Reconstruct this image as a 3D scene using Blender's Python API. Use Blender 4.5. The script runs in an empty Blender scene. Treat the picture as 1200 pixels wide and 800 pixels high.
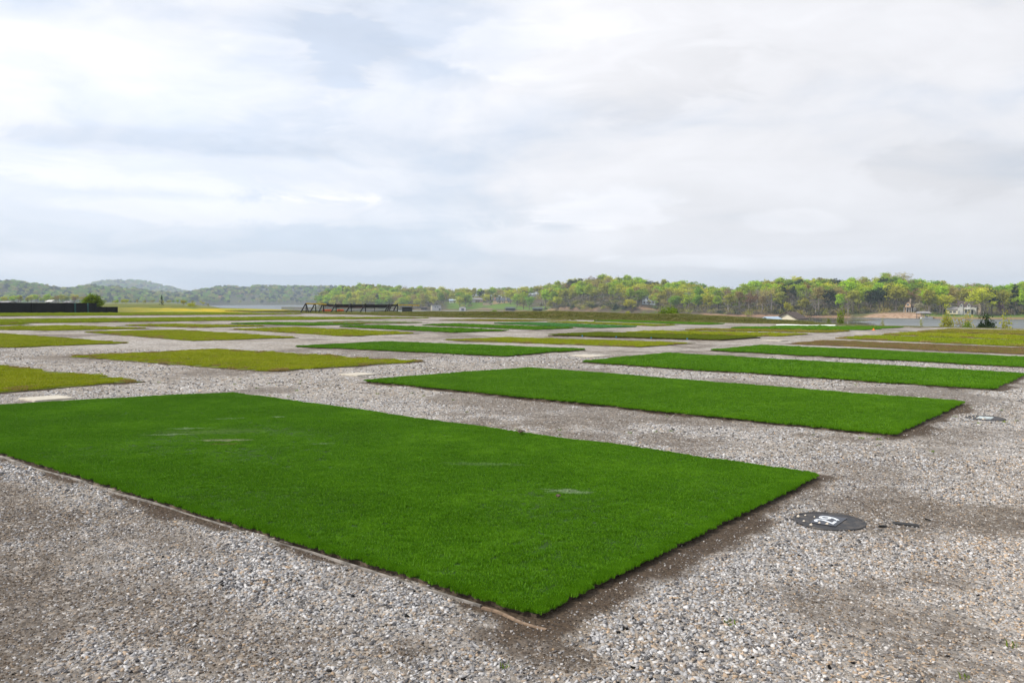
import bpy, bmesh, math, random
import numpy as np
from mathutils import Vector, Matrix, noise as mnoise

scene = bpy.context.scene
COL = scene.collection
R = math.radians

# ------------------------------------------------------------------ camera, sky, sun, exposure
F = 974.58            # focal length in pixels of the 1200 px wide frame
YH = 353.06           # level horizon row in that frame
CAMZ = 1.65
cam_d = bpy.data.cameras.new('camera')
cam = bpy.data.objects.new('camera', cam_d)
COL.objects.link(cam)
cam_d.sensor_width = 36.0
cam_d.lens = F / 1200.0 * 36.0
cam_d.clip_start = 0.05
cam_d.clip_end = 20000.0
PITCH = math.atan((400 - YH) / F)
cam.location = (0, 0, CAMZ)
cam.rotation_euler = (math.pi / 2 - PITCH, 0, 0)
scene.camera = cam

SUN_EL, SUN_AZ = 46.0, -112.0          # azimuth from +Y (view direction), negative = left
world = bpy.data.worlds.new('World')
scene.world = world
world.use_nodes = True


def build_sky():
    nt = world.node_tree
    nt.nodes.clear()
    N = nt.nodes.new
    L = nt.links.new
    out = N('ShaderNodeOutputWorld')
    bg = N('ShaderNodeBackground')
    bg.inputs['Strength'].default_value = 0.1
    L(bg.outputs[0], out.inputs['Surface'])
    sky = N('ShaderNodeTexSky')
    sky.sky_type = 'NISHITA'
    sky.sun_disc = False
    sky.sun_elevation = R(SUN_EL)
    sky.sun_rotation = R(SUN_AZ)
    sky.air_density = 1.0
    sky.dust_density = 1.5

    def math_(op, a, b=None, clamp=False):
        n = N('ShaderNodeMath')
        n.operation = op
        n.use_clamp = clamp
        for i, v in enumerate((a, b)):
            if v is None:
                continue
            if isinstance(v, (int, float)):
                n.inputs[i].default_value = v
            else:
                L(v, n.inputs[i])
        return n.outputs[0]

    def sstep(v, a, b):
        n = N('ShaderNodeMapRange')
        n.interpolation_type = 'SMOOTHSTEP'
        n.clamp = True
        L(v, n.inputs['Value'])
        n.inputs['From Min'].default_value = a
        n.inputs['From Max'].default_value = b
        return n.outputs[0]

    tc = N('ShaderNodeTexCoord')
    sep = N('ShaderNodeSeparateXYZ')
    L(tc.outputs['Generated'], sep.inputs[0])
    zz = math_('ADD', math_('MAXIMUM', sep.outputs[2], 0.0), 0.16)
    px = math_('DIVIDE', sep.outputs[0], zz)
    py = math_('DIVIDE', sep.outputs[1], zz)
    comb = N('ShaderNodeCombineXYZ')
    L(px, comb.inputs[0])
    L(py, comb.inputs[1])

    def fbm(vec, scale, detail, rough, dist, off=(0, 0, 0), stretch=(1, 1, 1), rot=0):
        m = N('ShaderNodeMapping')
        m.inputs['Location'].default_value = off
        m.inputs['Scale'].default_value = stretch
        m.inputs['Rotation'].default_value = (0, 0, rot)
        L(vec, m.inputs[0])
        n = N('ShaderNodeTexNoise')
        n.inputs['Scale'].default_value = scale
        n.inputs['Detail'].default_value = detail
        n.inputs['Roughness'].default_value = rough
        n.inputs['Distortion'].default_value = dist
        L(m.outputs[0], n.inputs['Vector'])
        return n.outputs[0]

    gen = tc.outputs['Generated']
    big = fbm(gen, 1.55, 5, 0.50, 0.6, (3.1, 7.4, 0.3), (1.0, 1.0, 2.2))
    mid = fbm(gen, 3.6, 7, 0.56, 0.7, (1.3, 2.2, 0.7), (1.0, 1.0, 2.6))
    low = fbm(gen, 8.5, 7, 0.58, 0.5, (0.4, 0.2, 0.1), (1.0, 1.0, 3.2))
    # thin patches where the blue comes through
    thin = sstep(math_('ADD', math_('MULTIPLY', big, 0.66), math_('ADD', math_('MULTIPLY', mid, 0.24), math_('MULTIPLY', low, 0.10))), 0.555, 0.40)
    # cloud body brightness
    body = math_('ADD', math_('MULTIPLY', mid, 0.55), math_('MULTIPLY', low, 0.45))
    # sunward (left) side of the overcast is brighter
    dotn = N('ShaderNodeVectorMath')
    dotn.operation = 'DOT_PRODUCT'
    L(tc.outputs['Generated'], dotn.inputs[0])
    a = R(SUN_AZ)
    e = R(SUN_EL)
    dotn.inputs[1].default_value = (math.sin(a) * math.cos(e), math.cos(a) * math.cos(e), math.sin(e))
    sunward = sstep(dotn.outputs['Value'], -0.75, 0.75)
    lum = math_('ADD', math_('ADD', 5.35, math_('MULTIPLY', sunward, 1.25)),
                math_('MULTIPLY', math_('SUBTRACT', body, 0.5), 2.6))

    # one brighter soft heap of cloud above the far shore
    def heap(pxx, pyy, sx, sy, amp):
        d = Vector(((pxx - 600) / F, 1.0, -(pyy - YH) / F)).normalized()
        sc = N('ShaderNodeVectorMath')
        sc.operation = 'SUBTRACT'
        L(tc.outputs['Generated'], sc.inputs[0])
        sc.inputs[1].default_value = d
        dv = N('ShaderNodeVectorMath')
        dv.operation = 'DIVIDE'
        L(sc.outputs[0], dv.inputs[0])
        dv.inputs[1].default_value = (sx / F, sx / F, sy / F)
        ln = N('ShaderNodeVectorMath')
        ln.operation = 'LENGTH'
        L(dv.outputs[0], ln.inputs[0])
        q = math_('ADD', ln.outputs['Value'], math_('MULTIPLY', math_('SUBTRACT', low, 0.5), 2.6))
        return math_('MULTIPLY', sstep(q, 1.05, 0.55), amp)
    lum0 = lum
    white = 0.0
    for h in ((705, 248, 100, 30, 0.75), (660, 282, 150, 22, 0.5), (935, 300, 200, 16, 0.3), (930, 262, 60, 16, 0.5), (800, 305, 90, 10, 0.45), (960, 306, 120, 9, 0.4), (250, 205, 330, 26, 0.4), (120, 240, 260, 40, 0.3), (350, 250, 280, 18, 0.35),
              (110, 90, 230, 60, 0.35), (520, 130, 150, 40, 0.35), (300, 310, 330, 12, 0.35), (640, 60, 150, 50, 0.5)):
        m = heap(*h)
        lum = math_('ADD', lum, m)
        white = math_('ADD', white, m)
    for h in ((1130, 195, 120, 26, -0.4), (400, 62, 85, 45, -0.35), (760, 95, 130, 50, -0.35), (180, 168, 220, 16, -0.35)):
        lum = math_('ADD', lum, heap(*h))
    thin = math_('MULTIPLY', thin, math_('SUBTRACT', 1.0, math_('MULTIPLY', white, 1.1), True))
    thin = math_('MAXIMUM', thin, math_('MULTIPLY', heap(400, 62, 80, 42, 1.0), 0.9))
    thin = math_('MAXIMUM', thin, math_('MULTIPLY', heap(180, 168, 220, 14, 1.0), 0.6))
    colr = N('ShaderNodeCombineXYZ')
    L(math_('MULTIPLY', lum, 0.982), colr.inputs[0])
    L(math_('MULTIPLY', lum, 0.985), colr.inputs[1])
    L(math_('MULTIPLY', lum, 1.025), colr.inputs[2])
    # the gaps: nishita sky behind a thin bluish veil of high cloud
    thin_c = N('ShaderNodeCombineXYZ')
    L(math_('MULTIPLY', lum, 0.77), thin_c.inputs[0])
    L(math_('MULTIPLY', lum, 0.86), thin_c.inputs[1])
    L(math_('MULTIPLY', lum, 1.02), thin_c.inputs[2])
    veil = N('ShaderNodeMix')
    veil.data_type = 'RGBA'
    veil.inputs['Factor'].default_value = 0.82
    L(sky.outputs[0], veil.inputs[6])
    L(thin_c.outputs[0], veil.inputs[7])
    mx = N('ShaderNodeMix')
    mx.data_type = 'RGBA'
    L(math_('MULTIPLY', thin, 0.95), mx.inputs['Factor'])
    L(colr.outputs[0], mx.inputs[6])
    L(veil.outputs[2], mx.inputs[7])
    L(mx.outputs[2], bg.inputs['Color'])


build_sky()
sun_d = bpy.data.lights.new('sun', 'SUN')
sun_d.energy = 2.7
sun_d.angle = R(9)
sun_d.color = (1.0, 0.95, 0.87)
sun = bpy.data.objects.new('sun', sun_d)
COL.objects.link(sun)
_sd = Vector((math.sin(R(SUN_AZ)) * math.cos(R(SUN_EL)), math.cos(R(SUN_AZ)) * math.cos(R(SUN_EL)), math.sin(R(SUN_EL))))
sun.rotation_euler = (-_sd).to_track_quat('-Z', 'Y').to_euler()

vs = scene.view_settings
vs.view_transform = 'Standard'
vs.look = 'None'
vs.exposure = 0.72
vs.gamma = 1.0
vs.use_curve_mapping = False
scene.cycles.use_denoising = True
scene.cycles.use_adaptive_sampling = False
scene.cycles.max_bounces = 6
scene.cycles.transparent_max_bounces = 8
scene.cycles.volume_bounces = 0

# ------------------------------------------------------------------ coordinates
TH = 0.90755                                    # yaw of the plot grid
CU, SU = math.cos(TH), math.sin(TH)
TILT = -0.011789                                # the field falls gently to the right


def uv2xy(u, v):
    return (u * CU - v * SU, u * SU + v * CU)


def xy2uv(x, y):
    return (x * CU + y * SU, -x * SU + y * CU)


LAKE_Z = CAMZ - 9.0


def at(px, Y, py=None):
    x = (px - 600) / F * Y
    if py is None:
        return Vector((x, Y, 0))
    return Vector((x, Y, CAMZ - (py - YH) / F * Y))


def sm(x, a, b):
    t = np.clip((np.asarray(x, float) - a) / (b - a), 0, 1)
    return t * t * (3 - 2 * t)


def berm_base(v):
    return np.interp(v, [-40, 14, 18, 23.5, 29, 37.6, 49.7, 57, 65, 78, 90], [71.5, 71.3, 71, 70.6, 68.5, 67.1, 63.6, 60.5, 60.8, 60.1, 60])


def berm_h(v):
    return np.interp(v, [-40, 14, 20, 29, 37, 50, 58, 66, 74, 84], [0, 0.0, 0.02, 0.33, 0.52, 0.58, 0.48, 0.28, 0.12, 0.0])


def vnoise(x, y, seed=0):
    """smooth value noise, numpy"""
    x = np.asarray(x, float)
    y = np.asarray(y, float)
    xi = np.floor(x).astype(np.int64)
    yi = np.floor(y).astype(np.int64)
    xf = x - xi
    yf = y - yi
    xf = xf * xf * (3 - 2 * xf)
    yf = yf * yf * (3 - 2 * yf)

    def h(a, b):
        n = (a * 374761393 + b * 668265263 + seed * 974711) & 0x7fffffff
        n = ((n ^ (n >> 13)) * 1274126177) & 0x7fffffff
        n = (n ^ (n >> 16)) & 0xffff
        return n / 65535.0
    return (h(xi, yi) * (1 - xf) + h(xi + 1, yi) * xf) * (1 - yf) + (h(xi, yi + 1) * (1 - xf) + h(xi + 1, yi + 1) * xf) * yf


def fnoise(x, y, s, seed=0, o=4):
    t = 0
    a = 1
    n = 0
    for k in range(o):
        t = t + a * vnoise(np.asarray(x) * s * 2 ** k, np.asarray(y) * s * 2 ** k, seed + k * 17)
        n += a
        a *= 0.55
    return t / n


# near shore of the lake: the land is inside this outline
SHORE = [uv2xy(76.5, -400), uv2xy(76.5, 24), uv2xy(79, 40), uv2xy(79, 78), (-46, 139), (-80, 190), (-260, 700), (-640, 1620)]


def land_depth(x, y):
    """signed distance (positive on land) to the near shoreline, rough"""
    x = np.asarray(x, float)
    y = np.asarray(y, float)
    best = np.full(x.shape, 1e9)
    sgn = np.ones(x.shape)
    for (a, b) in zip(SHORE[:-1], SHORE[1:]):
        dx, dy = b[0] - a[0], b[1] - a[1]
        t = np.clip(((x - a[0]) * dx + (y - a[1]) * dy) / (dx * dx + dy * dy), 0, 1)
        d = np.hypot(x - a[0] - t * dx, y - a[1] - t * dy)
        s = np.where(dx * (y - a[1]) - dy * (x - a[0]) > 0, 1.0, -1.0)
        upd = d < best - 1e-9
        best = np.where(upd, d, best)
        sgn = np.where(upd, s, sgn)
    return best * sgn


def ground_z(x, y):
    x = np.asarray(x, float)
    y = np.asarray(y, float)
    u, v = xy2uv(x, y)
    d = np.hypot(x, y)
    z = TILT * x * (1 - sm(d, 150, 400))
    # grass dyke along the far edge of the field
    b0 = berm_base(v)
    z = z + berm_h(v) * (sm(u, b0, b0 + 6.0) * (1 - sm(u, b0 + 8, b0 + 16)))
    z = z + (fnoise(x, y, 0.35, 5, 3) - 0.5) * 0.16 * sm(u, b0 + 0.5, b0 + 4)
    z = z + (fnoise(x, y, 0.9, 9, 3) - 0.5) * 0.035 * (1 - sm(d, 30, 60))
    ld = land_depth(x, y)
    fall = sm(-ld, -3, 28)
    z = z * (1 - fall) + (LAKE_Z - 2.2) * fall
    return z


def gz(x, y):
    return float(ground_z(np.array([x]), np.array([y]))[0])


# ------------------------------------------------------------------ mesh and material helpers
def tag(o, label=None, cat=None, group=None, kind=None):
    if label:
        o['label'] = label
    if cat:
        o['category'] = cat
    if group:
        o['group'] = group
    if kind:
        o['kind'] = kind
    return o


def empty(name, loc, label, cat, rz=0, group=None):
    o = bpy.data.objects.new(name, None)
    o.empty_display_size = 0.2
    o.location = loc
    o.rotation_euler = (0, 0, rz)
    COL.objects.link(o)
    return tag(o, label, cat, group)


class MB:
    def __init__(self):
        self.v = []
        self.f = []
        self.m = []

    def add(self, vs_, fs_, mi=0):
        b = len(self.v)
        self.v += [tuple(p) for p in vs_]
        self.f += [tuple(b + i for i in f) for f in fs_]
        self.m += [mi] * len(fs_)
        return self

    def box(self, c, s, mi=0, rot=None):
        cx, cy, cz = c
        hx, hy, hz = s[0] / 2, s[1] / 2, s[2] / 2
        p = [Vector((i * hx, j * hy, k * hz)) for i in (-1, 1) for j in (-1, 1) for k in (-1, 1)]
        if rot is not None:
            p = [rot @ q for q in p]
        p = [(q[0] + cx, q[1] + cy, q[2] + cz) for q in p]
        return self.add(p, [(0, 1, 3, 2), (4, 6, 7, 5), (0, 4, 5, 1), (2, 3, 7, 6), (0, 2, 6, 4), (1, 5, 7, 3)], mi)

    def bar(self, a, b, w, h=None, mi=0):
        a = Vector(a)
        b = Vector(b)
        h = h or w
        d = b - a
        q = d.to_track_quat('Z', 'Y').to_matrix()
        return self.box((a + b) / 2, (w, h, d.length), mi, q)

    def tube(self, pts, rads, n=6, mi=0, cap=True):
        rings = []
        pts = [Vector(p) for p in pts]
        for i, p in enumerate(pts):
            d = (pts[min(i + 1, len(pts) - 1)] - pts[max(i - 1, 0)]).normalized()
            q = d.to_track_quat('Z', 'Y').to_matrix()
            rings.append([p + q @ Vector((math.cos(2 * math.pi * k / n) * rads[i], math.sin(2 * math.pi * k / n) * rads[i], 0)) for k in range(n)])
        vs_ = [p for r in rings for p in r]
        fs_ = []
        for i in range(len(pts) - 1):
            for k in range(n):
                fs_.append((i * n + k, i * n + (k + 1) % n, (i + 1) * n + (k + 1) % n, (i + 1) * n + k))
        if cap:
            fs_.append(tuple(range(n - 1, -1, -1)))
            fs_.append(tuple((len(pts) - 1) * n + k for k in range(n)))
        return self.add(vs_, fs_, mi)

    def mesh(self, name, mats):
        me = bpy.data.meshes.new(name)
        me.from_pydata(self.v, [], self.f)
        for m in (mats if isinstance(mats, (list, tuple)) else [mats]):
            me.materials.append(m)
        if any(self.m):
            me.polygons.foreach_set('material_index', self.m)
        me.update()
        return me

    def build(self, name, mats, parent=None, loc=None):
        o = bpy.data.objects.new(name, self.mesh(name, mats))
        COL.objects.link(o)
        if parent is not None:
            o.parent = parent
        if loc is not None:
            o.location = loc
        return o


def np_mesh(name, verts, faces, mats, attrs=None, smooth=False, cornered=None):
    """verts (n,3), faces (m,k) arrays of one face size"""
    me = bpy.data.meshes.new(name)
    verts = np.ascontiguousarray(verts, dtype=np.float32)
    faces = np.ascontiguousarray(faces, dtype=np.int32)
    n, k = faces.shape
    me.vertices.add(len(verts))
    me.vertices.foreach_set('co', verts.ravel())
    me.loops.add(n * k)
    me.loops.foreach_set('vertex_index', faces.ravel())
    me.polygons.add(n)
    me.polygons.foreach_set('loop_start', np.arange(0, n * k, k, dtype=np.int32))
    me.polygons.foreach_set('loop_total', np.full(n, k, dtype=np.int32))
    if smooth:
        me.polygons.foreach_set('use_smooth', np.ones(n, dtype=bool))
    for m in (mats if isinstance(mats, (list, tuple)) else [mats]):
        me.materials.append(m)
    for an, (typ, data) in (attrs or {}).items():
        at_ = me.attributes.new(an, typ, 'POINT')
        key = {'FLOAT': 'value', 'FLOAT_VECTOR': 'vector', 'FLOAT_COLOR': 'color'}[typ]
        at_.data.foreach_set(key, np.ascontiguousarray(data, dtype=np.float32).ravel())
    me.update()
    me.validate()
    return me


def link(name, me, parent=None, loc=None):
    o = bpy.data.objects.new(name, me)
    COL.objects.link(o)
    if parent is not None:
        o.parent = parent
    if loc is not None:
        o.location = loc
    return o


class NT:
    """small node helper"""

    def __init__(self, name):
        self.m = bpy.data.materials.new(name)
        self.m.use_nodes = True
        self.t = self.m.node_tree
        self.t.nodes.clear()
        self.out = self.n('ShaderNodeOutputMaterial')

    def n(self, t, **k):
        x = self.t.nodes.new(t)
        for a, b in k.items():
            setattr(x, a, b)
        return x

    def l(self, a, b):
        self.t.links.new(a, b)

    def put(self, sock, v):
        if isinstance(v, bpy.types.NodeSocket):
            self.l(v, sock)
        elif isinstance(v, (tuple, list)) and len(v) == 3 and sock.type == 'RGBA':
            sock.default_value = (*v, 1)
        else:
            sock.default_value = v

    def math(self, op, a, b=None, clamp=False):
        x = self.n('ShaderNodeMath', operation=op, use_clamp=clamp)
        self.put(x.inputs[0], a)
        if b is not None:
            self.put(x.inputs[1], b)
        return x.outputs[0]

    def step(self, v, a, b):
        x = self.n('ShaderNodeMapRange', interpolation_type='SMOOTHSTEP')
        self.put(x.inputs['Value'], v)
        x.inputs['From Min'].default_value = a
        x.inputs['From Max'].default_value = b
        return x.outputs[0]

    def mix(self, f, a, b, blend='MIX'):
        x = self.n('ShaderNodeMix', data_type='RGBA', blend_type=blend)
        self.put(x.inputs['Factor'], f)
        self.put(x.inputs[6], a)
        self.put(x.inputs[7], b)
        return x.outputs[2]

    def pos(self):
        return self.n('ShaderNodeNewGeometry').outputs['Position']

    def mapping(self, vec, scale=(1, 1, 1), loc=(0, 0, 0), rot=(0, 0, 0)):
        x = self.n('ShaderNodeMapping')
        self.l(vec, x.inputs[0])
        x.inputs['Scale'].default_value = scale
        x.inputs['Location'].default_value = loc
        x.inputs['Rotation'].default_value = rot
        return x.outputs[0]

    def noise(self, vec, scale, detail=4, rough=0.55, dist=0.0):
        x = self.n('ShaderNodeTexNoise')
        self.l(vec, x.inputs['Vector'])
        x.inputs['Scale'].default_value = scale
        x.inputs['Detail'].default_value = detail
        x.inputs['Roughness'].default_value = rough
        x.inputs['Distortion'].default_value = dist
        return x.outputs[0]

    def voro(self, vec, scale, feature='F1', out='Color', rand=1.0):
        x = self.n('ShaderNodeTexVoronoi', feature=feature)
        self.l(vec, x.inputs['Vector'])
        x.inputs['Scale'].default_value = scale
        x.inputs['Randomness'].default_value = rand
        return x.outputs[out]

    def attr(self, name, out='Fac'):
        return self.n('ShaderNodeAttribute', attribute_name=name).outputs[out]

    def ramp(self, v, stops, interp='LINEAR'):
        x = self.n('ShaderNodeValToRGB')
        x.color_ramp.interpolation = interp
        el = x.color_ramp.elements
        while len(el) < len(stops):
            el.new(0.5)
        for e, (p, c) in zip(el, stops):
            e.position = p
            e.color = (*c, 1)
        self.put(x.inputs[0], v)
        return x.outputs[0]

    def bump(self, h, strength=0.5, dist=0.02):
        x = self.n('ShaderNodeBump')
        self.put(x.inputs['Height'], h)
        x.inputs['Strength'].default_value = strength
        x.inputs['Distance'].default_value = dist
        return x.outputs[0]

    def bsdf(self, color, rough=0.8, spec=0.3, metallic=0.0, normal=None):
        x = self.n('ShaderNodeBsdfPrincipled')
        self.put(x.inputs['Base Color'], color)
        self.put(x.inputs['Roughness'], rough)
        x.inputs['Specular IOR Level'].default_value = spec
        x.inputs['Metallic'].default_value = metallic
        if normal is not None:
            self.l(normal, x.inputs['Normal'])
        self.l(x.outputs[0], self.out.inputs['Surface'])
        return x


def plain(name, col, rough=0.7, var=0.15, scale=3.0, spec=0.3, metallic=0.0):
    t = NT(name)
    n = t.noise(t.n('ShaderNodeTexCoord').outputs['Object'], scale, 5, 0.6)
    dark = tuple(c * (1 - var) for c in col)
    lite = tuple(min(1, c * (1 + var)) for c in col)
    t.bsdf(t.mix(t.step(n, 0.3, 0.7), dark, lite), rough, spec, metallic)
    return t.m


# ------------------------------------------------------------------ plots: corner order L (far left), B (back), R (right), N (near), in plot-grid metres
PLOTS = [
    # name kind, corners, label
    ('front', 'turf', [(3.46, 14.0), (8.24, 12.50), (8.04, 2.53), (3.41, 2.50)],
     'largest and nearest bright green artificial turf plot, scuffed with pale marks'),
    ('second', 'turf', [(11.2, 12.5), (16.2, 12.2), (15.75, 2.59), (11.18, 2.60)],
     'bright green turf plot directly behind the largest front plot'),
    ('third', 'turf', [(18.95, 12.45), (24.2, 12.5), (23.6, 2.60), (18.8, 2.60)],
     'long bright green turf plot, third back from the camera on the right'),
    ('fourth', 'turf', [(27.0, 12.4), (31.9, 12.4), (31.4, 2.6), (26.5, 2.6)],
     'bright green turf plot running beside the brown weedy plot'),
    ('brown', 'brown', [(34.6, 12.4), (39.2, 12.3), (38.6, 2.6), (33.7, 2.6)],
     'bare brown weedy plot among the green plots on the right'),
    ('g5', 'lime', [(42.2, 12.8), (47.8, 12.6), (47.3, 2.6), (40.2, 2.6)],
     'yellow green turf plot just behind the bare brown plot'),
    ('g6', 'olive', [(50.0, 12.6), (55.9, 12.3), (55.6, 2.6), (49.0, 2.6)],
     'olive turf plot second behind the bare brown plot'),
    ('g7', 'olivedry', [(58.1, 12.5), (67.5, 12.2), (68.0, 2.6), (58.0, 2.6)],
     'wide dull olive plot at the water edge below the lakeside shrubs'),
    ('pa', 'olive', [(2.6, 23.4), (7.75, 23.5), (8.33, 15.53), (3.2, 15.4)],
     'olive grass plot left of the front plot, behind the nearest pale slab'),
    ('pb', 'olive', [(10.35, 23.4), (15.0, 23.55), (16.14, 15.55), (11.3, 15.7)],
     'olive grass plot with worn yellow front edge behind the front plot, left of centre'),
    ('pf', 'turf', [(17.8, 23.3), (22.3, 23.5), (24.0, 15.5), (19.2, 15.35)],
     'narrow bright green turf plot between two olive plots near the centre'),
    ('ph', 'olive', [(25.3, 23.4), (29.4, 23.4), (31.7, 15.2), (27.1, 15.2)],
     'olive plot with yellowed front edge just behind the narrow bright green centre plot'),
    ('pi', 'dark', [(32.4, 23.2), (37.6, 23.6), (39.6, 15.45), (34.9, 15.45)],
     'dark olive plot with tiny blue tags along its raised front edge'),
    ('pj', 'olive', [(39.0, 23.1), (43.6, 23.5), (47.2, 15.45), (42.1, 15.5)],
     'olive plot right behind the dark olive plot with blue tags'),
    ('pk', 'olivedry', [(46.4, 23.2), (50.4, 23.6), (55.2, 15.5), (50.2, 15.6)],
     'thin olive plot second behind the dark olive plot with blue tags'),
    ('pl', 'bright', [(52.8, 22.9), (56.4, 23.2), (62.6, 15.6), (57.8, 15.7)],
     'bright green plot behind the thin olive ones, marked by the orange cone'),
    ('pm', 'bright', [(59.2, 22.6), (62.4, 22.6), (68.9, 15.6), (64.2, 15.8)],
     'last bright green plot before the boathouse, beside the white sheet'),
    ('pc', 'olive', [(9.6, 38.8), (14.6, 38.8), (14.83, 28.74), (10.5, 28.6)],
     'olive grass plot at the far left edge, first behind the near left olive plot'),
    ('pd', 'olive', [(17.9, 38.8), (22.6, 38.8), (22.2, 28.73), (17.3, 28.8)],
     'broad olive plot left of centre behind the pale pad and gravel track'),
    ('pe', 'olive', [(25.2, 38.6), (29.7, 38.9), (29.6, 29.0), (24.6, 28.5)],
     'olive plot with yellowed front edge below the left end of the black steel frame'),
    ('pg', 'turf', [(32.7, 38.7), (36.2, 38.8), (36.2, 28.6), (31.8, 28.6)],
     'bright green plot with crisp dark front edge below the right end of the steel frame'),
    ('pee', 'turf', [(39.5, 38.3), (43.2, 38.9), (43.4, 28.8), (38.9, 28.7)],
     'bright green plot just behind the one with a crisp dark front edge'),
    ('pgg', 'mint', [(46.9, 38.4), (51.3, 38.5), (49.9, 28.2), (45.2, 28.2)],
     'cool mint green plot whose far left end looks bluish'),
    ('phh', 'lime', [(54.2, 39.0), (57.6, 39.2), (57.0, 28.6), (52.7, 28.3)],
     'thin yellow green plot immediately behind the mint green plot'),
    ('pii', 'bright', [(61.5, 39.0), (65.2, 38.8), (64.0, 28.1), (60.0, 28.0)],
     'rearmost bright green plot at the foot of the grass dyke, centre right'),
    ('ca', 'olive', [(13.5, 47.4), (21.0, 47.4), (22.6, 41.6), (17.6, 41.2)],
     'olive plot at the left whose far end is ragged brown'),
    ('cb', 'olive', [(23.3, 46.8), (27.4, 47.4), (30.0, 41.5), (25.4, 41.6)],
     'thin olive plot left of the thin bright green one, with a bare brown left end'),
    ('cc', 'bright', [(30.4, 46.6), (34.4, 47.0), (37.2, 41.4), (32.8, 41.3)],
     'thin bright green plot below the left end of the black steel frame'),
    ('cd', 'patchy', [(37.4, 47.0), (42.0, 47.6), (44.2, 42.3), (39.2, 42.0)],
     'faded patchy light green plot below the middle of the black steel frame'),
    ('ce', 'olivedry', [(49.6, 46.6), (56.0, 47.0), (62.4, 41.2), (53.2, 41.5)],
     'dull olive plot under the grass dyke near the centre'),
    ('sa', 'lime', [(-6.0, 62.0), (45.0, 61.6), (56.5, 53.6), (21.0, 53.2)],
     'very long yellow green strip crossing the left half behind the plots'),
    ('sb', 'lime', [(-6.0, 59.0), (17.0, 58.6), (20.6, 50.6), (10.0, 50.4)],
     'short yellow green strip at the left edge just in front of the long strip'),
    ('sc', 'lime', [(-8.0, 83.0), (52.0, 82.6), (56.5, 72.0), (20.0, 72.0)],
     'yellow green strip along the foot of the black fence'),
]


def in_quad(u, v, q, grow=0.0):
    """numpy: signed inside distance to the convex quad (positive inside)"""
    q = [np.array(p, float) for p in q]
    c = sum(q) / 4
    d = np.full(np.shape(u), 1e9)
    for i in range(4):
        a, b = q[i], q[(i + 1) % 4]
        e = b - a
        n = np.array([-e[1], e[0]]) / np.hypot(*e)
        if np.dot(c - a, n) < 0:
            n = -n
        d = np.minimum(d, (u - a[0]) * n[0] + (v - a[1]) * n[1])
    return d + grow


def edge_dist(u, v, q, i):
    """distance to edge i (0 L-B, 1 B-R, 2 R-N, 3 N-L) segment"""
    a = np.array(q[i], float)
    b = np.array(q[(i + 1) % 4], float)
    e = b - a
    t = np.clip(((u - a[0]) * e[0] + (v - a[1]) * e[1]) / (e @ e), 0, 1)
    return np.hypot(u - a[0] - t * e[0], v - a[1] - t * e[1])


NEAR = PLOTS[:4]


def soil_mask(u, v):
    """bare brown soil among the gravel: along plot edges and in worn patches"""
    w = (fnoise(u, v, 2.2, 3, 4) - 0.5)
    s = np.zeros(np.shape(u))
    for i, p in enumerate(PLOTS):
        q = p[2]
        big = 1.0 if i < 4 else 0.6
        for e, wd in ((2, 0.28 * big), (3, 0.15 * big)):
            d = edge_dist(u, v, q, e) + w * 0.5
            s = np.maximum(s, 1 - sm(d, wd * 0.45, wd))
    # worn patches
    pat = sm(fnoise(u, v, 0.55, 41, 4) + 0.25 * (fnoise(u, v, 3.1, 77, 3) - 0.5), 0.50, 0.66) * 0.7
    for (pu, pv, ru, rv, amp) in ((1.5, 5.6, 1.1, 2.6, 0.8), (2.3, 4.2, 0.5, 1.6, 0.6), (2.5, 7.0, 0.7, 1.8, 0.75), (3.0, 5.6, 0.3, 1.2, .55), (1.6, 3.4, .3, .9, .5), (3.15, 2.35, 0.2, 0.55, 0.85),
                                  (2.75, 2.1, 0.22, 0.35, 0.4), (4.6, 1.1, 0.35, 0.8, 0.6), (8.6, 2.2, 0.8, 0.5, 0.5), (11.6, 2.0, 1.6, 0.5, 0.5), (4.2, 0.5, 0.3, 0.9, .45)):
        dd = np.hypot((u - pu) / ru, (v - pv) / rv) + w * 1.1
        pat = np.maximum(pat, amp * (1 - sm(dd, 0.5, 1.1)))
    return np.maximum(s, pat)


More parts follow.
